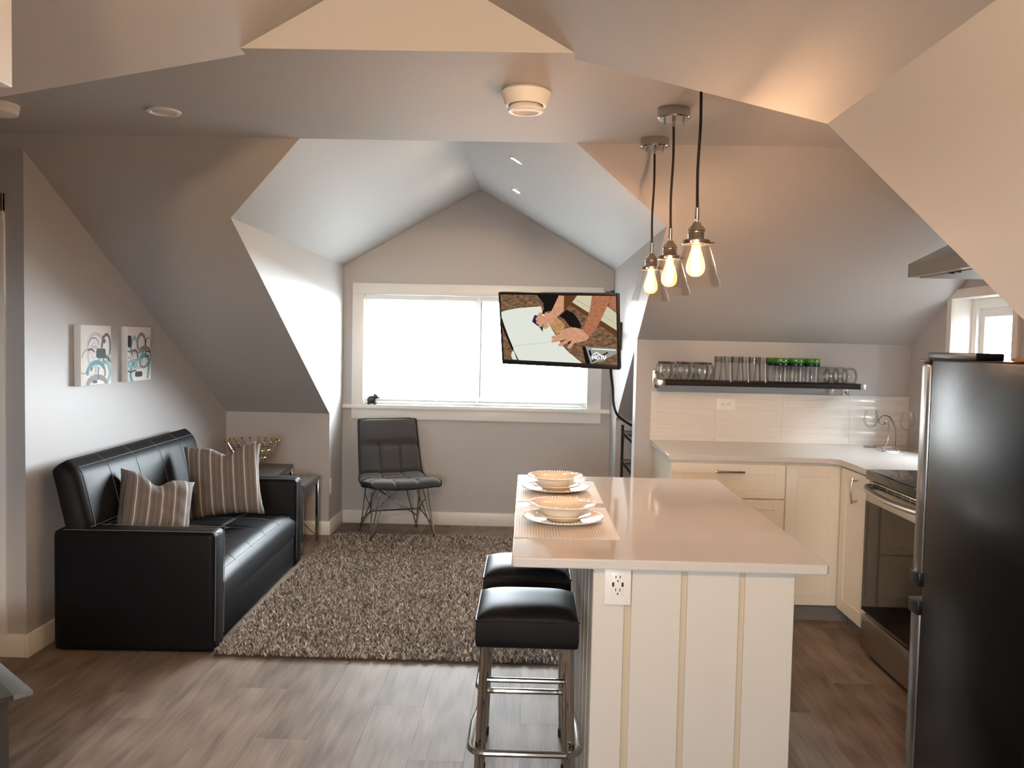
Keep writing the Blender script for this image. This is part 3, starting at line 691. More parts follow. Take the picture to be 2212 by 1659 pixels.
for j in range(20):
    for i in (0, 50): bm.faces.new((V[i][j], V[i][j + 1], Bk[i][j + 1], Bk[i][j]))
obj('shell', bm, M['chairshell'], CH, ang=60)
ft = {(-1, -1): (-.245, -.215), (1, -1): (.245, -.215), (-1, 1): (-.225, .20), (1, 1): (.225, .20)}
def rod(n_, *pts):
    bm = new(); tube(bm, pts, .005, 7); obj(n_, bm, M['chrome'], CH)
for (sx, sy), (fx, fy) in ft.items():
    F_ = Vector((fx, fy, .018)); zt = .372
    rod('leg', F_, Vector((sx * .215, sy * .10 - .02, zt))); rod('leg', F_, Vector((sx * .11, sy * .17 - .03, zt - .002)))
    if sy < 0: rod('leg', F_, Vector((sx * .165, sy * .16 - .02, zt)))
    bm = new(); lathe(bm, [(0, 0), (.014, 0), (.014, .006), (.007, .022), (0, .024)], 10, (fx, fy, 0)); obj('foot', bm, M['black'], CH)
for sx in (-1, 1):
    rod('brace', Vector((sx * .215, -.10, .30)), Vector((sx * .19, .02, .19)), Vector((sx * .222, .17, .08)))
    rod('brace', Vector((sx * .215, .10, .30)), Vector((sx * .19, -.02, .19)), Vector((sx * .238, -.19, .10)))
rod('brace', Vector((-.19, 0, .19)), Vector((.19, 0, .19)))
rod('brace', Vector((-.12, .14, .34)), Vector((.222, .18, .10))); rod('brace', Vector((.12, .14, .34)), Vector((-.222, .18, .10)))

# ------------------------------------------------------------------ rug
RX0, RX1, RY0, RY1 = -1.446, .40, 3.90, 6.40
RUG = thing('shag_rug', 'thick grey brown shag rug on the living area floor', 'rug', ((RX0 + RX1) / 2, (RY0 + RY1) / 2, 0))
hw, hd = (RX1 - RX0) / 2, (RY1 - RY0) / 2
part_box('backing', M['backing'], RUG, -hw, hw, -hd, hd, .0005, .008)
NT = 90000
px_ = rng.uniform(-hw, hw, NT); py_ = rng.uniform(-hd, hd, NT)
ht = rng.uniform(.020, .036, NT); an = rng.uniform(0, 2 * pi, NT); ln = rng.uniform(.004, .026, NT); la = rng.uniform(0, 2 * pi, NT); ww = rng.uniform(.0022, .0046, NT)
verts = np.zeros((NT, 5, 3)); dx, dy = np.cos(an) * ww, np.sin(an) * ww; lx, ly = np.cos(la) * ln, np.sin(la) * ln
z0 = np.full(NT, .006)
verts[:, 0] = np.stack([px_ - dx, py_ - dy, z0], 1); verts[:, 1] = np.stack([px_ + dx, py_ + dy, z0], 1)
verts[:, 2] = np.stack([px_ + dx + lx * .45, py_ + dy + ly * .45, ht * .7], 1); verts[:, 3] = np.stack([px_ - dx + lx * .45, py_ - dy + ly * .45, ht * .7], 1)
verts[:, 4] = np.stack([px_ + lx, py_ + ly, ht], 1)
base = np.arange(NT)[:, None] * 5
quads = (base + np.array([0, 1, 2, 3])); tris = (base + np.array([3, 2, 4]))
me = bpy.data.meshes.new('pile'); me.vertices.add(NT * 5); me.vertices.foreach_set('co', verts.reshape(-1))
li = np.concatenate([quads, tris], 1).reshape(-1); me.loops.add(NT * 7); me.loops.foreach_set('vertex_index', li.astype(np.int32))
me.polygons.add(NT * 2); ls = (np.arange(NT)[:, None] * 7 + np.array([0, 4])).reshape(-1); me.polygons.foreach_set('loop_start', ls.astype(np.int32))
me.update(calc_edges=True)
at = me.attributes.new('tuft', 'FLOAT', 'POINT'); at.data.foreach_set('value', np.repeat(np.clip(rng.normal(.42, .34, NT), 0, 1), 5).astype(np.float32))
me.materials.append(M['pile'])
po = bpy.data.objects.new('pile', me); C.objects.link(po); po.parent = RUG; po['kind'] = 'stuff'

# ------------------------------------------------------------------ television
TV = thing('television', 'flat television tilted on a wall arm in front of the window', 'television')
TV.location = (.166, 4.899, 1.575)
TV.rotation_euler = (Matrix.Rotation(radians(-23.64), 3, 'Z') @ Matrix.Rotation(radians(11.83), 3, 'X') @ Matrix.Rotation(radians(.97), 3, 'Y')).to_euler()
TW, TH = .73, .43
bm = new(); box(bm, -TW / 2, TW / 2, 0.002, .03, -TH / 2, TH / 2, bev=.006); box(bm, -.26, .26, .03, .06, -.16, .12, bev=.012)
obj('housing', bm, M['black'], TV)
bm = new()
bz = dict(l=.011, r=.013, t=.014, b=.027)
X0, X1_, Z0_, Z1_ = -TW / 2 + bz['l'], TW / 2 - bz['r'], -TH / 2 + bz['b'], TH / 2 - bz['t']
box(bm, -TW / 2, X0, -.004, .002, -TH / 2, TH / 2, bev=.001); box(bm, X1_, TW / 2, -.004, .002, -TH / 2, TH / 2, bev=.001); box(bm, X0, X1_, -.004, .002, Z1_, TH / 2, bev=.001); box(bm, X0, X1_, -.004, .002, -TH / 2, Z0_, bev=.001)
obj('bezel', bm, M['black'], TV)
SCR = {}
TVS = 0.70
def scol(name, rgb, noise=None):
    m = emit('screen_' + name, rgb, TVS)
    if noise:
        nt = m.node_tree; e = [n for n in nt.nodes if n.type == 'EMISSION'][0]
        tc = nd(nt, 'ShaderNodeTexCoord'); mp = nd(nt, 'ShaderNodeMapping'); mp.inputs['Scale'].default_value = (30, 1, 60); mp.inputs['Rotation'].default_value = (0, radians(35), 0)
        n = nd(nt, 'ShaderNodeTexNoise'); n.inputs['Scale'].default_value = 1.2; n.inputs['Detail'].default_value = 5
        r = nd(nt, 'ShaderNodeValToRGB'); r.color_ramp.elements[0].position = .35; r.color_ramp.elements[1].position = .68
        r.color_ramp.elements[0].color = tuple(c * (1 - noise) for c in rgb[:3]) + (1,); r.color_ramp.elements[1].color = tuple(min(1, c * (1 + noise)) for c in rgb[:3]) + (1,)
        nt.links.new(tc.outputs['Object'], mp.inputs[0]); nt.links.new(mp.outputs[0], n.inputs[0]); nt.links.new(n.outputs['Fac'], r.inputs[0]); nt.links.new(r.outputs[0], e.inputs[0])
    SCR[name] = m
scol('wood', L(122, 92, 68), .5); scol('board', L(222, 226, 214)); scol('dark', L(26, 22, 22)); scol('skin', L(206, 152, 120), .12); scol('skin2', L(172, 112, 82), .15)
scol('cream', L(206, 198, 168)); scol('plank', L(98, 62, 38)); scol('navy', L(44, 40, 66)); scol('tool', L(150, 150, 144)); scol('white', L(246, 246, 246)); scol('tan', L(186, 140, 92), .2); scol('line', L(170, 172, 164))
SK = list(SCR)
def suv(x, y):
    yt = 205 + (x - 122) / 1358 * 20; yb = 995 + (x - 165) / 1335 * 65; v = (y - yt) / (yb - yt)
    xl = 122 + v * 43; xr = 1480 + v * 20; return ((x - xl) / (xr - xl), v)
bm = new(); lay = [0]
def S3(x, y):
    u, v = suv(x, y); u = min(1, max(0, u)); v = min(1, max(0, v))
    return (X0 + u * (X1_ - X0), -.0002 - lay[0] * .00008, Z1_ - v * (Z1_ - Z0_))
def poly(c, pts):
    lay[0] += 1; f = ngon(bm, [S3(*p) for p in pts]); f.material_index = SK.index(c)
def stroke(c, pts, w):
    lay[0] += 1; bd = band(pts, w)
    for (a, b_), (c_, d_) in zip(bd[:-1], bd[1:]):
        f = ngon(bm, [S3(*p) for p in (a, b_, d_, c_)]); f.material_index = SK.index(c)
def ell(cx, cy, rx, ry, n=18, rot=0):
    return [(cx + rx * cos(2 * pi * k / n) * cos(rot) - ry * sin(2 * pi * k / n) * sin(rot), cy + rx * cos(2 * pi * k / n) * sin(rot) + ry * sin(2 * pi * k / n) * cos(rot)) for k in range(n)]
poly('wood', [(110, 190), (1500, 210), (1520, 1080), (150, 1010)])
poly('cream', [(975, 300), (1040, 210), (1215, 215), (1490, 430), (1492, 650), (1310, 540)])
stroke('line', [(1000, 255), (1250, 400), (1490, 560)], 8)
poly('plank', [(940, 320), (985, 300), (1495, 640), (1496, 720)])
poly('dark', [(565, 200), (850, 205), (760, 400), (655, 415), (645, 310)])
poly('plank', [(890, 210), (1040, 212), (960, 330), (885, 400)])
poly('dark', [(835, 465), (915, 388), (1000, 430), (1050, 500), (1095, 590), (1065, 625), (955, 590), (900, 510)])
poly('board', [(134, 415), (200, 395), (330, 370), (618, 348), (640, 430), (720, 575), (780, 680), (880, 835), (945, 905), (1100, 1045), (350, 1003), (275, 860), (134, 480)])
poly('tan', [(720, 570), (800, 480), (900, 560), (880, 640), (800, 690)])
stroke('line', [(280, 835), (420, 815), (760, 775)], 4)
stroke('dark', [(134, 500), (160, 600), (275, 870)], 26); stroke('dark', [(270, 850), (345, 1005)], 8)
poly('board', [(265, 900), (290, 890), (325, 1000), (275, 995), (255, 950)])
poly('navy', [(540, 452), (600, 462), (640, 560), (640, 658), (600, 600), (510, 532)])
poly('skin', [(830, 210), (890, 225), (885, 395), (790, 500), (700, 440), (745, 400), (790, 300)])
poly('skin', ell(675, 490, 108, 68, rot=.35)); 
for a, b_, w in (((640, 480), (580, 500), 50), ((660, 520), (585, 540), 48), ((680, 550), (610, 575), 44), ((700, 570), (670, 596), 50)): stroke('skin', [a, ((a[0] + b_[0]) / 2, (a[1] + b_[1]) / 2 + 2), b_], w); poly('skin', ell(b_[0], b_[1], w / 2, w / 2, 12))
stroke('dark', [(655, 395), (648, 440)], 28); stroke('board', [(648, 440), (646, 462)], 26); stroke('tool', [(652, 560), (648, 612)], 20); stroke('dark', [(640, 560), (634, 620)], 6)
poly('skin2', [(1210, 215), (1425, 218), (1385, 340), (1330, 470), (1260, 620), (1180, 720), (1095, 640), (1150, 520), (1190, 380)])
poly('skin2', [(1430, 218), (1490, 220), (1490, 410), (1400, 350)])
poly('skin', [(1100, 625), (1180, 720), (1150, 760), (1060, 785), (980, 795), (900, 740), (880, 690), (930, 640), (1010, 600)])
poly('dark', [(840, 770), (930, 740), (900, 780)]); poly('dark', [(935, 780), (985, 760), (945, 815)])
for pts, w in (([(990, 615), (920, 635), (860, 660)], 40), ([(930, 680), (850, 700), (765, 725)], 40), ([(920, 715), (850, 745), (765, 768)], 42), ([(960, 745), (900, 780), (845, 815)], 40), ([(1010, 770), (975, 810), (950, 845)], 40)):
    stroke('skin', pts, w); poly('skin', ell(pts[-1][0], pts[-1][1], w / 2, w / 2, 12))
poly('tool', [(1140, 838), (1490, 858), (1494, 915), (1330, 1010), (1200, 1055)]); poly('dark', [(1102, 830), (1142, 838), (1200, 1055), (1142, 1050)])
stroke('white', [(1210, 862), (1480, 878)], 12); stroke('dark', [(1185, 880), (1205, 950)], 22); stroke('dark', [(1210, 1022), (1300, 960), (1395, 905)], 16)
stroke('white', [(1228, 935), (1268, 905), (1310, 938)], 14)
def letter(segs):
    for s in segs: stroke('white', s, 14)
letter([[(1218, 940), (1220, 988)], [(1252, 942), (1254, 990)], [(1218, 964), (1254, 966)]])
letter([[(1297, 950), (1280, 942), (1267, 955), (1268, 978), (1282, 990), (1298, 980), (1298, 967), (1285, 966)]])
letter([[(1304, 945), (1344, 947)], [(1324, 946), (1326, 992)]])
letter([[(1342, 945), (1357, 992)], [(1357, 992), (1374, 947)]])
obj('screen', bm, [SCR[k] for k in SK], TV, smooth=False, recalc=False)
bm = new(); box(bm, -.05, .05, .06, .075, -.06, .06, bev=.003); obj('mount_plate', bm, M['black'], TV)
inv = TV.matrix_basis.inverted() if False else (Matrix.LocRotScale(TV.location, TV.rotation_euler, None)).inverted()
bm = new(); tube(bm, [inv @ Vector(p) for p in ((.19, 4.975, 1.56), (.33, 5.55, 1.56), (.655, 6.22, 1.56))], .014, 8); obj('arm', bm, M['black'], TV)
bm = new(); box(bm, .645, .668, 6.17, 6.27, 1.46, 1.66, bev=.003); bm.transform(inv); obj('wall_plate', bm, M['black'], TV)
cable = new(); tube(cable, smooth_path([(.470, 4.90, 1.40), (.478, 4.92, 1.33), (.50, 5.02, 1.24), (.525, 5.20, 1.14), (.575, 5.42, 1.05), (.66, 5.60, .985), (.73, 5.68, .945), (.80, 5.74, .885)], 6), .008, 8)
tag(obj('power_cable', cable, M['black']), 'black power cable hanging from the television to the wire rack', 'cable')
bm = new(); box(bm, .635, .668, 6.755, 6.79, 1.905, 1.925, bev=.004); box(bm, .60, .635, 6.765, 6.78, 1.905, 1.915, bev=.003)
tag(obj('wall_plug', bm, M['black']), 'small black plug on the cheek wall above the television corner', 'plug')

# figurine on sill
bm = new()
ball(bm, (0, 0, .038), .034, 14, 10, (1.1, .8, 1.0)); ball(bm, (.032, 0, .062), .022, 12, 8, (1.1, .9, .9)); ball(bm, (.052, 0, .055), .010, 10, 6, (1.4, .9, .8)); ball(bm, (.028, .012, .082), .008, 8, 6); ball(bm, (.028, -.012, .082), .008, 8, 6)
for sx in (-.022, .026):
    for sy in (-.014, .014): ball(bm, (sx, sy, .012), .012, 10, 6, (1, 1, 1.1))
o = obj('figurine', bm, M['bronze']); o.location = (-1.262, 6.862, .973); tag(o, 'small dark animal figurine on the left end of the window sill', 'figurine')

# ------------------------------------------------------------------ wire rack in the nook
RK = thing('wire_rack', 'black wire shelving rack in the nook beside the kitchen wall', 'rack', (.695, 5.66, 0))
RL, RD = .70, .32
for x_ in (0.02, RD):
    for y_ in (0, RL):
        bm = new(); tube(bm, [(x_, y_, .0), (x_, y_, .90 if x_ < .1 else .90)], .011, 10)
        for k in range(30): lathe(bm, [(.011, .03 + k * .029), (.0125, .032 + k * .029), (.011, .034 + k * .029)], 10, (x_, y_, 0))
        obj('post', bm, M['rackwire'], RK)
for z in (.855, .640, .42, .12):
    bm = new()
    for zz in (z, z - .03):
        tube(bm, [(0.02, 0, zz), (RD, 0, zz), (RD, RL, zz), (0.02, RL, zz)], .003, 6, closed=True)
    n = 40
    tube(bm, [(0.02, RL * k / n, z - (.03 if k % 2 else 0)) for k in range(n + 1)], .002, 5)
    for k in range(1, 9): tube(bm, [(0.02, RL * k / 9, z), (RD, RL * k / 9, z)], .0018, 5)
    for k in range(1, 4): tube(bm, [(0.02 + (RD - .02) * k / 4, 0, z), (0.02 + (RD - .02) * k / 4, RL, z)], .0018, 5)
    obj('wire_shelf', bm, M['rackwire'], RK)
bm = new(); box(bm, .76, .90, 5.70, 5.80, .859, .892, bev=.006)
tag(obj('power_adapter', bm, M['black']), 'small black box on the top wire shelf at the end of the cable', 'adapter')

# ------------------------------------------------------------------ kitchen base cabinets, counter
def shaker(bm, w, h, t=.019, fr=.06, rec=.006):
    """front panel in x (0..w), z (0..h), facing -y at y=0"""
    box(bm, 0, w, -t + rec, 0, 0, h)
    for a in ((0, fr, 0, h), (w - fr, w, 0, h), (fr, w - fr, 0, fr), (fr, w - fr, h - fr, h)):
        box(bm, a[0], a[1], -t, -t + rec, a[2], a[3], bev=.0012, seg=1)
def bar_handle(name, parent, p0, p1, out, m=None):
    p0, p1, out = Vector(p0), Vector(p1), Vector(out); d = (p1 - p0)
    bm = new(); tube(bm, smooth_path([p0 - d * .12 + out * .9, p0 + out, (p0 + p1) / 2 + out * 1.18, p1 + out, p1 + d * .12 + out * .9], 5), .0055, 8)
    tube(bm, [p0, p0 + out], .0045, 8); tube(bm, [p1, p1 + out], .0045, 8)
    return obj(name, bm, m or M['nickel'], parent)
DC = thing('drawer_cabinet', 'cream base cabinet of drawers at the left end of the counter', 'cabinet', (.785, 4.62, 0))
part_box('body', M['cabinet'], DC, 0, .617, 0, .66, .10, .882); part_box('toe_kick', M['toe'], DC, 0, .617, .055, .66, 0, .10)
for z0_, h_ in ((.682, .186), (.392, .284), (.105, .281)):
    bm = new(); shaker(bm, .613, h_, fr=.055 if h_ > .2 else .0551); d_ = obj('drawer', bm, M['cabinet'], DC); d_.location = (.002, 0, z0_)
    zz = h_ * .78
    bar_handle('handle', d_, (.25, -.019, zz), (.375, -.019, zz), (0, -.028, 0))
CC = thing('corner_cabinet', 'cream base cabinet with one shaker door in the counter corner', 'cabinet', (1.405, 4.62, 0))
part_box('body', M['cabinet'], CC, 0, .92, 0, .66, .10, .882); part_box('toe_kick', M['toe'], CC, 0, .90, .055, .66, 0, .10)
bm = new(); shaker(bm, .288, .763); d_ = obj('door', bm, M['cabinet'], CC); d_.location = (.003, 0, .105)
NC = thing('narrow_cabinet', 'narrow cream cabinet door between the corner and the oven', 'cabinet', (1.712, 4.18, 0))
part_box('body', M['cabinet'], NC, 0, .61, 0, .43, .10, .882); part_box('toe_kick', M['toe'], NC, .055, .61, 0, .43, 0, .10)
bm = new(); shaker(bm, .385, .763, fr=.07); bm.transform(Matrix.Rotation(radians(-90), 4, 'Z')); d_ = obj('door', bm, M['cabinet'], NC); d_.location = (0, .395, .105)
bar_handle('handle', d_, (-.019, -.225, .62), (-.019, -.225, .725), (-.028, 0, 0))
bm = new()
ctr = [(.765, 5.288), (.765, 4.578)] + [(1.61, 4.578)] + [(1.61 + .06 * sin(radians(a)), 4.518 + .06 * cos(radians(a))) for a in range(10, 91, 16)] + [(1.672, 4.19), (2.348, 4.19), (2.348, 5.288)]
prism(bm, ctr, 2, .884, .912); bmesh.ops.bevel(bm, geom=[e for e in bm.edges], offset=.003, segments=2, affect='EDGES')
tag(obj('kitchen_counter', bm, M['quartz'], ang=12), 'pale quartz L shaped counter along the tiled kitchen wall', 'countertop')

# range
RG = thing('range', 'stainless electric range with black glass top and oven door', 'oven', (1.664, 3.42, 0))
RWd = .745
part_box('body', M['steel'], RG, .03, .66, 0, RWd, .03, .885)
part_box('base', M['black'], RG, .06, .64, .01, RWd - .01, 0, .03)
bm = new(); box(bm, -.005, .67, -.004, RWd + .004, .868, .918, bev=.008, seg=3); obj('cooktop', bm, M['blackgloss'], RG)
bm = new(); box(bm, .012, .03, 0, RWd, .80, .862, bev=.002); vt = obj('vent_panel', bm, M['steel'], RG)
for k in range(8):
    for j in range(2):
        bm = new(); box(bm, .0095, .0125, .06 + k * .08, .125 + k * .08, .838 + j * .011, .845 + j * .011); obj('vent_slot', bm, M['slot'], vt)
bm = new(); box(bm, 0, .03, 0, RWd, .225, .80, bev=.003); dd = obj('oven_door', bm, M['steel'], RG)
part_box('oven_window', M['blackgloss'], dd, -.003, .002, .004, RWd - .004, .228, .765)
bm = new(); tube(bm, smooth_path([(.012, RWd - .01, .835), (-.012, RWd - .03, .832), (-.035, RWd - .15, .826), (-.045, RWd / 2, .822), (-.035, .15, .826), (-.012, .03, .832), (.012, .01, .835)], 6), .014, 10); obj('door_handle', bm, M['steel'], RG)
part_box('drawer', M['steel'], RG, 0, .03, 0, RWd, .035, .205, bev=.004)
for cx, cy, r_ in ((.2, .2, .10), (.2, .55, .08), (.47, .2, .08), (.47, .55, .10)):
    bm = new(); lathe(bm, [(r_, .9183), (r_ - .003, .9184)], 32, (cx, cy, 0)); obj('burner_ring', bm, M['toe'], RG)
# hood
bm = new(); y0_, y1_ = 3.42, 4.165
prism(bm, [(1.82, 1.852), (2.345, 1.852), (2.345, 2.04), (2.06, 2.04), (1.82, 1.915)], 1, y0_, y1_)
HD = thing('range_hood', 'stainless range hood with sloped front above the range', 'range hood', (0, 0, 0))
obj('canopy', bm, M['steel'], HD, smooth=False)
part_box('underside_filter', M['toe'], HD, 1.86, 2.30, y0_ + .04, y1_ - .04, 1.846, 1.853)
for yk in (3.80, 3.74):
    bm = new(); lathe(bm, [(0, 0), (.012, 0), (.012, .008), (0, .01)], 14, (1.85, yk, 1.840)); obj('knob', bm, M['black'], HD)
# fridge (its side faces the island, its doors face the range)
FR = thing('refrigerator', 'black refrigerator with dark steel doors seen from its side at the right', 'refrigerator', (1.304, 2.18, 0))
part_box('body', M['fridge'], FR, 0, .60, 0, .60, .04, 1.474, bev=.007, seg=3)
part_box('base_grille', M['black'], FR, .02, .58, .02, .58, 0, .04)
part_box('gasket', M['black'], FR, .012, .588, .598, .620, .07, 1.46)
part_box('door', M['fridge_door'], FR, 0, .60, .618, .677, .725, 1.462, bev=.012, seg=3)
part_box('freezer_door', M['fridge_door'], FR, 0, .60, .618, .677, .055, .672, bev=.012, seg=3)
for z0_, z1_ in ((.722, .770), (.628, .676)): part_box('door_cap', M['black'], FR, -.006, .09, .612, .681, z0_, z1_, bev=.005)
part_box('top_cap', M['black'], FR, -.003, .10, .612, .679, 1.462, 1.473, bev=.003)
part_box('hinge_cover', M['black'], FR, .015, .10, .36, .665, 1.474, 1.496, bev=.004)
bm = new(); box(bm, 1.40, 1.84, 2.22, 2.50, 1.4745, 1.484, bev=.003); tag(obj('cutting_board', bm, M['cork']), 'flat brown board lying on top of the refrigerator', 'board')

# shelf
SH = thing('wall_shelf', 'black wall shelf with steel brackets carrying glassware', 'shelf', (0, 0, 0))
part_box('board', M['shelfwood'], SH, .806, 1.945, 5.02, 5.29, 1.266, 1.293, bev=.002)
for x_ in (.775, 1.945):
    bm = new(); box(bm, x_, x_ + .031, 5.012, 5.285, 1.262, 1.297, bev=.002); box(bm, x_ - .006, x_ + .034, 5.281, 5.289, 1.215 if x_ > 1 else 1.235, 1.345 if x_ < 1 else 1.30, bev=.002)
    br_ = obj('bracket', bm, M['steel'], SH)
    for zz in ((1.25, 1.33) if x_ < 1 else (1.235,)):
        b2 = new(); lathe(b2, [(0, 0), (.006, 0), (.006, .003), (0, .004)], 10); b2.transform(Matrix.Translation((x_ + .013, 5.281, zz)) @ Matrix.Rotation(radians(90), 4, 'X')); obj('screw', b2, M['slot'], br_)
bm = new(); box(bm, 1.85, 1.885, 5.27, 5.289, 1.225, 1.262, bev=.002); obj('bracket_foot', bm, M['steel'], SH)
ZSH = 1.293
def shell_prof(outer, th=.0022, floor_=.006):
    inner = [(max(r - th, 0), z) for r, z in outer]
    inner[-1] = (inner[-1][0], inner[-1][1])
    inn = [(r, max(z, outer[0][1] + floor_)) for r, z in inner]
    return [(0, outer[0][1])] + outer + inn[::-1] + [(0, outer[0][1] + floor_)]
def flip(pr, h): return [(r, h - z) for r, z in pr]
GK = {}
def glass(kind, label, x_, y_, z_=ZSH, group=None):
    nm = dict(round='round_tumbler', tall='tall_tumbler', jar='lidded_jar', stemless='stemless_glass', wine='wine_glass')[kind]
    lb, cat = label, dict(round='glass', tall='glass', jar='jar', stemless='glass', wine='wine glass')[kind]
    if kind in GK: return dup(GK[kind], (x_, y_, z_), 0, lb, group)
    t = thing(nm, lb, cat, (x_, y_, z_), 0, group); bm = new()
    if kind == 'round':
        lathe(bm, flip(shell_prof([(.036, 0), (.047, .015), (.053, .042), (.050, .072), (.041, .098), (.038, .108)]), .108), 24); obj('bowl', bm, M['glass'], t)
        bm = new(); lathe(bm, [(.037, .100), (.0385, .108), (.034, .110), (0, .110), (0, .106), (.03, .104)], 24); obj('foot', bm, M['glassdark'], t)
    elif kind == 'tall':
        lathe(bm, flip(shell_prof([(.034, 0), (.036, .035), (.045, .150)], floor_=.012), .150), 24); obj('body', bm, M['glass'], t)
        bm = new()
        for k in range(5): lathe(bm, [(.0355, .112 + k * .007), (.0368, .1155 + k * .007), (.0355, .119 + k * .007)], 24)
        obj('rib', bm, M['glassrib'], t)
    elif kind == 'jar':
        lathe(bm, shell_prof([(.041, 0), (.0425, .006), (.0425, .095), (.040, .100)]), 24); obj('body', bm, M['glass'], t)
        bm = new(); lathe(bm, [(0, .100), (.0425, .100), (.0445, .107), (.0445, .114), (.0425, .120), (0, .120)], 24); obj('rim', bm, M['greenclear'], t)
        bm = new(); lathe(bm, [(0, .120), (.041, .120), (.0445, .127), (.0445, .138), (.041, .146), (0, .149)], 24); obj('lid', bm, M['green'], t)
    elif kind == 'stemless':
        lathe(bm, flip(shell_prof([(.022, 0), (.040, .015), (.049, .045), (.046, .075), (.037, .098)]), .098), 24); obj('bowl', bm, M['glass'], t)
    else:
        lathe(bm, [(0, 0), (.036, .0), (.036, .002), (.006, .006), (.0035, .03), (.0035, .105), (.008, .112), (.030, .128), (.045, .160), (.042, .195), (.034, .225), (.0325, .225), (.0405, .195), (.043, .160), (.028, .130), (0, .116)], 24); obj('bowl', bm, M['glass'], t)
    GK[kind] = t
    return t
order = ['first', 'second', 'third']
for i, x_ in enumerate((.836, .946, 1.054)):
    glass('round', f'{order[i]} round tumbler from the left in the front row of the black shelf', x_, 5.10, group='round tumblers on the shelf')
    glass('round', f'{order[i]} round tumbler from the left in the back row of the black shelf', x_ - .006, 5.215, group='round tumblers on the shelf')
for i, x_ in enumerate((1.178, 1.282, 1.384)):
    glass('tall', f'{order[i]} tall upturned tumbler from the left in the front row of the shelf', x_, 5.09, group='tall tumblers on the shelf')
    glass('tall', f'{order[i]} tall upturned tumbler from the left in the back row of the shelf', x_ - .012, 5.20, group='tall tumblers on the shelf')
for i, x_ in enumerate((1.500, 1.592, 1.684)):
    glass('jar', f'{order[i]} green lidded glass jar from the left in the front row', x_, 5.09, group='green lidded jars on the shelf')
    glass('jar', f'{order[i]} green lidded glass jar from the left in the back row', x_ - .010, 5.20, group='green lidded jars on the shelf')
for i, x_ in enumerate((1.800, 1.904)):
    s = ('left', 'right')[i]
    glass('stemless', f'{s} stemless glass in the front row at the right end of the shelf', x_, 5.09, group='stemless glasses on the shelf')
    glass('stemless', f'{s} stemless glass in the back row at the right end of the shelf', x_ - .012, 5.20, group='stemless glasses on the shelf')
glass('wine', 'clear wine glass on the counter left of the wire holder', 2.075, 5.17, .912, 'wine glasses on the counter')
glass('wine', 'clear wine glass on the counter right of the wire holder', 2.235, 5.03, .912, 'wine glasses on the counter')
# wire napkin holder
NH = thing('wire_holder', 'looped chrome wire napkin holder standing on the counter corner', 'holder', (2.10, 4.96, .912))
def loop2(y_, tilt):
    return smooth_path([(-.03, y_, .005), (-.045, y_ - .01, .004), (.045, y_ - .01, .004), (.03, y_, .02), (.035, y_ + tilt * .4, .12), (.012, y_ + tilt * .8, .195), (-.03, y_ + tilt, .205), (-.052, y_ + tilt, .172), (-.028, y_ + tilt, .150), (-.004, y_ + tilt * .9, .175), (0, y_ + tilt * .5, .12), (-.01, y_ + .02, .05), (-.02, y_ + .05, .02)], 6)
bm = new(); tube(bm, loop2(-.02, .05), .0028, 7); obj('loop', bm, M['chrome'], NH)
bm = new(); tube(bm, [(-.02, .06, .02), (.045, .055, .02)], .0028, 7); tube(bm, [(.045, -.03, .004), (.045, .055, .02)], .0028, 7); tube(bm, [(-.045, -.03, .004), (-.02, .06, .02)], .0028, 7); obj('foot', bm, M['chrome'], NH)

# outlets
def outlet(label, loc, rot, w, h, horiz=False, usb=False):
    t = thing('wall_outlet', label, 'outlet', loc); t.rotation_euler = rot
    part_box('cover_plate', M['white'], t, -w / 2, w / 2, -.005, 0, -h / 2, h / 2, bev=.0015)
    part_box('receptacle', M['white'], t, -.017, .017, -.007, -.004, -.034, .034, bev=.001)
    for s in (-1, 1):
        bm = new()
        for dx_ in (-.006, .006): box(bm, dx_ - .0012, dx_ + .0012, -.0075, -.0068, s * .018 - .001, s * .018 + .007)
        lathe(bm, [(0, 0), (.0026, 0)], 8); 
        box(bm, -.0022, .0022, -.0075, -.0068, s * .018 - .010, s * .018 - .006)
        obj('socket_slots', bm, M['slot'], t)
    if usb:
        bm = new()
        for dx_ in (-.013, .013): box(bm, dx_ - .003, dx_ + .003, -.0075, -.0068, -.006, .006)
        obj('usb_ports', bm, M['slot'], t)
outlet('white double outlet set sideways in the kitchen backsplash', (1.226, YK - .009, 1.145), (0, radians(90), 0), .072, .116)
outlet('white outlet with usb ports on the island end panel', (.262, 2.348, .834), (0, 0, 0), .074, .116, usb=True)
bm = new(); box(bm, XW, XW + .005, 6.44, 6.51, .31, .425, bev=.0015); tag(obj('blank_plate', bm, M['white']), 'white outlet plate low on the dormer side wall', 'outlet')

# ------------------------------------------------------------------ island
IS = thing('kitchen_island', 'white panelled kitchen island base with vertical boards', 'island', (0, 0, 0))
IX0, IX1, IY0, IY1 = .195, .757, 2.36, 3.72
part_box('core', M['groove'], IS, IX0 + .010, IX1 - .010, IY0 + .010, IY1 - .010, .0, .882)
for a, b_ in ((IX0, .284), (.303, .442), (.458, .604), (.619, IX1)):
    part_box('board', M['island'], IS, a, b_, IY0, IY0 + .012, 0, .881, bev=.002, seg=1); part_box('board', M['island'], IS, a, b_, IY1 - .012, IY1, 0, .881, bev=.002, seg=1)
n = 9
for k in range(n):
    a = IY0 + .014 + (IY1 - IY0 - .028) * k / n; b_ = IY0 + .014 + (IY1 - IY0 - .028) * (k + 1) / n - .014
    part_box('board', M['island'], IS, IX0, IX0 + .012, a, b_, 0, .881, bev=.002, seg=1); part_box('board', M['island'], IS, IX1 - .012, IX1, a, b_, 0, .881, bev=.002, seg=1)
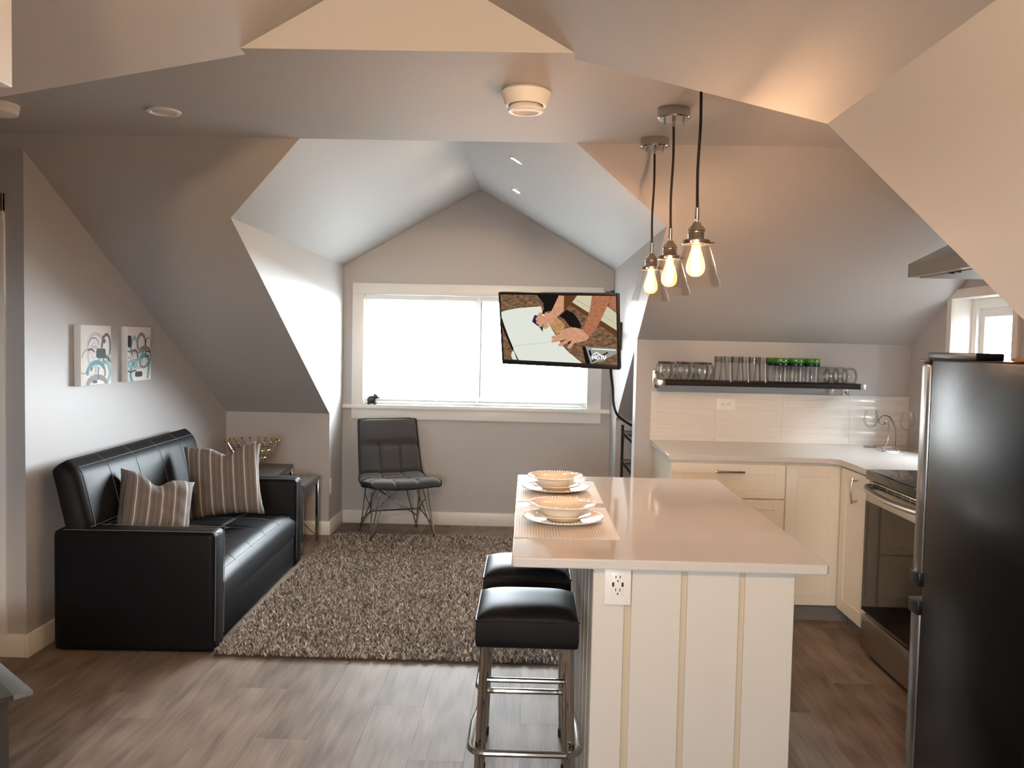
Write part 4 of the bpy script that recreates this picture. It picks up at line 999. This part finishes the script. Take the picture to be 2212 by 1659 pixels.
def rounded(poly, r, inset, n=6):
    out = []; N = len(poly)
    for i in range(N):
        p, a_, c_ = Vector(poly[i]), Vector(poly[i - 1]), Vector(poly[(i + 1) % N])
        d0, d1 = (a_ - p).normalized(), (c_ - p).normalized(); ce = p + (d0 + d1) * r; rr = r - inset
        a0 = math.atan2(-d1.y, -d1.x); a1 = math.atan2(-d0.y, -d0.x)
        while a1 - a0 > pi: a1 -= 2 * pi
        while a1 - a0 < -pi: a1 += 2 * pi
        out += [(ce.x + rr * cos(a0 + (a1 - a0) * k / n), ce.y + rr * sin(a0 + (a1 - a0) * k / n)) for k in range(n + 1)]
    return out
bm = new(); rings = []
for z_, ins in ((.883, .004), (.8842, .0012), (.887, 0), (.907, 0), (.9098, .0012), (.911, .004)):
    rings.append([bm.verts.new((*p, z_)) for p in rounded([(-.034, 2.31), (.835, 2.31), (.850, 3.77), (-.036, 3.77)], .014, ins)])
for A, B_ in zip(rings[:-1], rings[1:]):
    for k in range(len(A)): bm.faces.new((A[k], A[(k + 1) % len(A)], B_[(k + 1) % len(A)], B_[k]))
bm.faces.new(rings[0]); bm.faces.new(rings[-1])
tag(obj('island_top', bm, M['quartz'], ang=12), 'glossy pale quartz island top overhanging the bar stools', 'countertop')
# place settings
def setting(cx, cy, my0, my1, which):
    bm = new(); box(bm, -.16, .16, -(my1 - my0) / 2, (my1 - my0) / 2, 0, .0018); o = obj('placemat', bm, M['placemat'], smooth=False); o.location = (.128, (my0 + my1) / 2, .9112)
    tag(o, f'woven placemat under the {which} place setting on the island', 'placemat', 'placemats on the island')
    z = .9131
    def beads(bm, r, zz, n, br):
        for k in range(n): ball(bm, (r * cos(2 * pi * k / n), r * sin(2 * pi * k / n), zz), br, 6, 4)
    t = thing('dinner_plate', f'ivory dinner plate with beaded rim at the bottom of the {which} stack', 'plate', (cx, cy, z), 0, 'dinner plates on the island')
    bm = new(); lathe(bm, [(0, 0), (.085, 0), (.09, .003), (.130, .013), (.1345, .015), (.1345, .0175), (.130, .0175), (.092, .0095), (.082, .006), (0, .006)], 48); obj('dish', bm, M['china'], t)
    bm = new(); beads(bm, .132, .018, 72, .0028); obj('beading', bm, M['china'], t)
    t = thing('soup_plate', f'smaller ivory plate in the middle of the {which} stack', 'plate', (cx + .002, cy, z + .0065), 0, 'small plates on the island')
    bm = new(); lathe(bm, [(0, 0), (.055, 0), (.060, .004), (.088, .016), (.091, .018), (.089, .0205), (.060, .010), (.052, .006), (0, .006)], 48); obj('dish', bm, M['china'], t)
    t = thing('rim_bowl', f'wide rimmed ivory bowl on top of the {which} stack', 'bowl', (cx - .002, cy, z + .0130), 0, 'rimmed bowls on the island')
    bm = new(); lathe(bm, [(0, 0), (.052, 0), (.056, .004), (.076, .030), (.080, .036), (.108, .043), (.111, .045), (.109, .047), (.080, .0405), (.074, .036), (.055, .010), (.05, .006), (0, .006)], 48); obj('dish', bm, M['china'], t)
    bm = new(); beads(bm, .108, .0475, 64, .0026); obj('beading', bm, M['china'], t)
setting(.126, 2.80, 2.548, 3.042, 'nearer')
setting(.120, 3.385, 3.126, 3.622, 'farther')

# ------------------------------------------------------------------ bar stools
def stool(label, loc):
    t = thing('bar_stool', label, 'stool', loc, 0, 'bar stools at the island')
    hw_, hd_ = .150, .150
    def top(u, v):
        a, b_ = 2 * u - 1, 2 * v - 1
        k = (1 - a ** 4) * (1 - b_ ** 4)
        return Vector((a * hw_, b_ * hd_, .688 + .030 * max(0, k) ** .6))
    bm = new(); V = grid(bm, top, 24, 24)
    ed = [V[i][0] for i in range(25)] + [V[24][j] for j in range(1, 25)] + [V[i][24] for i in range(23, -1, -1)] + [V[0][j] for j in range(23, 0, -1)]
    prev = ed
    for zz, sc_ in ((.68, 1.006), (.655, 1.01), (.63, 1.012), (.610, .995), (.604, .95)):
        ring = [bm.verts.new((v.co.x * sc_, v.co.y * sc_, zz)) for v in ed]
        for k in range(len(ed)): bm.faces.new((prev[k], prev[(k + 1) % len(ed)], ring[(k + 1) % len(ed)], ring[k]))
        prev = ring
    bm.faces.new(prev[::-1])
    bmesh.ops.recalc_face_normals(bm, faces=bm.faces)
    st = obj('seat', bm, M['leather'], t, ang=55)
    b2 = new(); tube(b2, [(x_ * 1.004, y_ * 1.004, .686) for x_, y_ in [(v[0], v[1]) for v in [((2 * i / 24 - 1) * hw_, -hd_) for i in range(25)] + [(hw_, (2 * j / 24 - 1) * hd_) for j in range(1, 25)] + [((2 * i / 24 - 1) * hw_, hd_) for i in range(23, -1, -1)] + [(-hw_, (2 * j / 24 - 1) * hd_) for j in range(23, 0, -1)]]], .0035, 6, closed=True)
    obj('piping', b2, M['leather'], st)
    for sx in (-1, 1):
        for sy in (-1, 1):
            bm = new(); tube(bm, [(sx * .127, sy * .118, .61), (sx * .145, sy * .140, .012)], .0115, 10); lg = obj('leg', bm, M['chrome'], t)
            b2 = new(); lathe(b2, [(0, 0), (.014, 0), (.014, .03), (.0115, .034)], 10, (sx * .1455, sy * .1405, 0)); obj('rubber_foot', b2, M['black'], lg)
    z = .300; r_ = .010
    path = [(-.150, .135, z), (-.163, .02, z)] + [(-.163 + .045 - .045 * cos(radians(a)), -.125 - .045 * sin(radians(a)), z) for a in range(0, 91, 15)] + [(.163 - .045 + .045 * sin(radians(a)), -.125 - .045 * cos(radians(a)), z) for a in range(0, 91, 15)] + [(.163, .02, z), (.150, .135, z)]
    bm = new(); tube(bm, path, r_, 10); obj('foot_rail', bm, M['chrome'], t)
    bm = new(); tube(bm, [(-.133, .126, .40), (.133, .126, .40)], .009, 10); obj('rear_rail', bm, M['chrome'], t)
    bm = new(); box(bm, -.13, .13, -.121, -.115, .596, .606); box(bm, -.13, .13, .115, .121, .596, .606); obj('under_frame', bm, M['chrome'], t)
    return t
s1 = stool('black leather bar stool with chrome legs, nearer one in the foreground', (.014, 2.60, 0))
dup(s1, (.012, 3.05, 0), 0, 'black leather bar stool half hidden behind the nearer stool')

# ------------------------------------------------------------------ pendants
def pendant(label, x_, y_):
    t = thing('pendant_light', label, 'pendant lamp', (x_, y_, ZF), 0, 'pendant lights over the island')
    bm = new(); lathe(bm, [(0, 0), (.060, 0), (.060, -.033), (.057, -.037), (0, -.037)], 36); cn = obj('canopy', bm, M['chrome'], t)
    for a in (-.034, .034):
        b2 = new(); lathe(b2, [(0, -.037), (.004, -.037), (.004, -.055), (0, -.057)], 8, (a, 0, 0)); obj('fastener', b2, M['chrome'], cn)
    b2 = new()
    lathe(b2, [(0, -.037), (.007, -.037), (.006, -.065), (0, -.067)], 10); obj('strain_relief', b2, M['chrome'], cn)
    zt = 1.93 - ZF
    bm = new(); tube(bm, smooth_path([(0, 0, -.06), (.002, 0, -.18), (-.0025, 0, -.32), (0, 0, zt)], 6), .0045, 8); obj('cord', bm, M['cord'], t)
    bm = new(); lathe(bm, [(0, zt + .002), (.006, zt + .002), (.007, zt - .035), (.005, zt - .036), (.005, zt - .042), (.012, zt - .044), (.015, zt - .052), (.0255, zt - .062), (.0275, zt - .070), (.025, zt - .073), (.0255, zt - .096), (.023, zt - .100), (0, zt - .10)], 24)
    for k in range(4): lathe(bm, [(.0255, zt - .075 - k * .006), (.0272, zt - .078 - k * .006), (.0255, zt - .081 - k * .006)], 24)
    sk = obj('socket', bm, M['nickel'], t)
    b2 = new(); lathe(b2, [(.024, zt - .098), (.040, zt - .098), (.043, zt - .101), (.043, zt - .112), (.040, zt - .113), (.024, zt - .110)], 28)
    for a in (0, 120, 240): tube(b2, [(.042 * cos(radians(a)), .042 * sin(radians(a)), zt - .106), (.057 * cos(radians(a)), .057 * sin(radians(a)), zt - .106)], .0035, 7)
    obj('shade_holder', b2, M['nickel'], sk)
    bm = new(); zb = 1.688 - ZF; z1 = zt - .106
    lathe(bm, [(.0395, z1), (.041, z1 - .006), (.080, zb + .003), (.082, zb), (.080, zb), (.0785, zb + .003), (.0390, z1 - .006), (.0375, z1)], 40, close=True); obj('glass_shade', bm, M['shade'], t)
    zc = zt - .112
    bm = new(); lathe(bm, [(max(0, p.x), p.y) for p in smooth_path([(.014, zc), (.0145, zc - .012), (.020, zc - .032), (.027, zc - .056), (.029, zc - .072), (.025, zc - .088), (.014, zc - .098), (0, zc - .101)], 4)], 32); bl = obj('bulb', bm, M['bulbglass'], t)
    b2 = new()
    for k in range(6):
        a = 2 * pi * k / 6; tube(b2, [(.006 * cos(a), .006 * sin(a), zc - .016), (.013 * cos(a), .013 * sin(a), zc - .080)], .0028, 6)
    obj('filament', b2, M['filament'], bl)
    return t
pendant('glass cone pendant light hanging farthest from the camera over the island', .512, 3.642)
pendant('glass cone pendant light hanging in the middle over the island', .515, 3.185)
pendant('glass cone pendant light nearest the camera with its canopy hidden by the slope', .518, 2.700)

# ------------------------------------------------------------------ ceiling fittings
CV = thing('ceiling_vent', 'round white ceiling vent near the pendant lights', 'vent', (-.028, 2.985, ZF))
bm = new(); lathe(bm, [(0, 0), (.078, 0), (.086, -.008), (.084, -.016), (.070, -.052), (.060, -.052), (.066, -.02), (0, -.018)], 40); obj('collar', bm, M['white'], CV)
bm = new(); lathe(bm, [(0, -.040), (.040, -.042), (.055, -.052), (.064, -.066), (.060, -.072), (.046, -.074), (.036, -.068), (0, -.066)], 40); obj('valve_disc', bm, M['white'], CV)
RC = thing('recessed_light', 'unlit white recessed ceiling light over the sofa end', 'light', (-1.437, 3.326, ZF))
bm = new(); lathe(bm, [(.066, 0), (.064, -.006), (.05, -.008), (.045, -.002), (.040, .0)], 32); obj('trim_ring', bm, M['white'], RC)
bm = new(); lathe(bm, [(.045, -.0015), (.03, -.004), (0, -.005)], 32); obj('lens', bm, M['grille'], RC)
SD = thing('smoke_alarm', 'round white smoke alarm on the ceiling at the left edge', 'smoke alarm', (-2.045, 3.262, ZF))
bm = new(); lathe(bm, [(0, 0), (.072, 0), (.073, -.012), (.068, -.016), (0, -.016)], 36); obj('base', bm, M['white'], SD)
bm = new(); lathe(bm, [(0, -.016), (.066, -.016), (.070, -.022), (.067, -.036), (.05, -.041), (0, -.042)], 36); obj('cover', bm, M['white'], SD)
def slope_spot(label, p, n, em, group, r=.042):
    t = thing('recessed_spot', label, 'spotlight', p, 0, group); n = Vector(n).normalized(); t.rotation_euler = n.to_track_quat('Z', 'Y').to_euler()
    bm = new(); lathe(bm, [(r, 0.0005), (r, .004), (r * .86, .006), (r * .70, .003), (r * .66, .0008)], 32); obj('trim_ring', bm, M['nickel'], t)
    bm = new(); lathe(bm, [(r * .66, .0012), (0, .0016)], 28); obj('lens', bm, em, t)
nr = (-.575, 0, -1)
slope_spot('lit recessed spot on the dormer slope nearer the room', (-.094, 4.878, 2.09 + .575 * (.67 + .094)), nr, M['spot'], 'recessed spots in the far dormer')
slope_spot('lit recessed spot on the dormer slope nearer the window', (-.106, 5.89, 2.09 + .575 * (.67 + .106)), nr, M['spot'], 'recessed spots in the far dormer')
GL = thing('bowl_lamp', 'warm lit ceiling lamp in the near vault, metal bowl added to shield the room below', 'ceiling lamp', (-.06, -.75, ZF + .57 * .18), 0)
bm = new(); lathe(bm, [(0, .02), (.05, .02), (.05, -.035), (.02, -.038), (.012, -.040), (0, -.041)], 24); obj('mount', bm, M['nickel'], GL)
bm = new(); ball(bm, (0, 0, -.122), .082, 24, 14); obj('globe', bm, M['hall'], GL)
bm = new(); lathe(bm, [(0, -.222), (.11, -.220), (.188, -.208), (.190, -.205), (.11, -.216), (0, -.218)], 32); obj('bowl', bm, M['nickel'], GL)  # dish added to stop lamplight falling on island and floor
for k in range(3):
    a = 2 * pi * k / 3; bm = new(); tube(bm, [(.185 * cos(a), .185 * sin(a), -.208), (.05 * cos(a), .05 * sin(a), -.02)], .002, 6); obj('stay', bm, M['nickel'], GL)

# ------------------------------------------------------------------ left edge: wall cabinet and low dark table
WC = thing('wall_cabinet', 'white wall cabinet corner at the upper left edge', 'cabinet', (0, 0, 0))
bm = new(); prism(bm, [(-.77, 1.848), (-.77, ZF + .03), (-.9, ZF - .02), (-1.46, 2.03), (-1.46, 1.848)], 1, .25, 1.232); obj('body', bm, M['trim'], WC, smooth=False)
part_box('door', M['trim'], WC, -.769, -.75, .252, 1.230, 1.85, 2.34, bev=.002)
part_box('under_rail', M['black'], WC, -.86, -.775, .25, 1.20, 1.825, 1.847)
BT = thing('low_cabinet', 'dark low cabinet with grey overhanging top at the lower left edge', 'cabinet', (-1.432, 2.426, 0), radians(-42))
part_box('body', M['darkgrey'], BT, -.62, -.035, -.40, -.055, 0, .435)
part_box('top', M['darkgrey'], BT, -.66, 0, -.45, -.052, .435, .45, bev=.002)
part_box('edge_band', M['bluegrey'], BT, -.66, 0, -.052, 0, .435, .45, bev=.002)
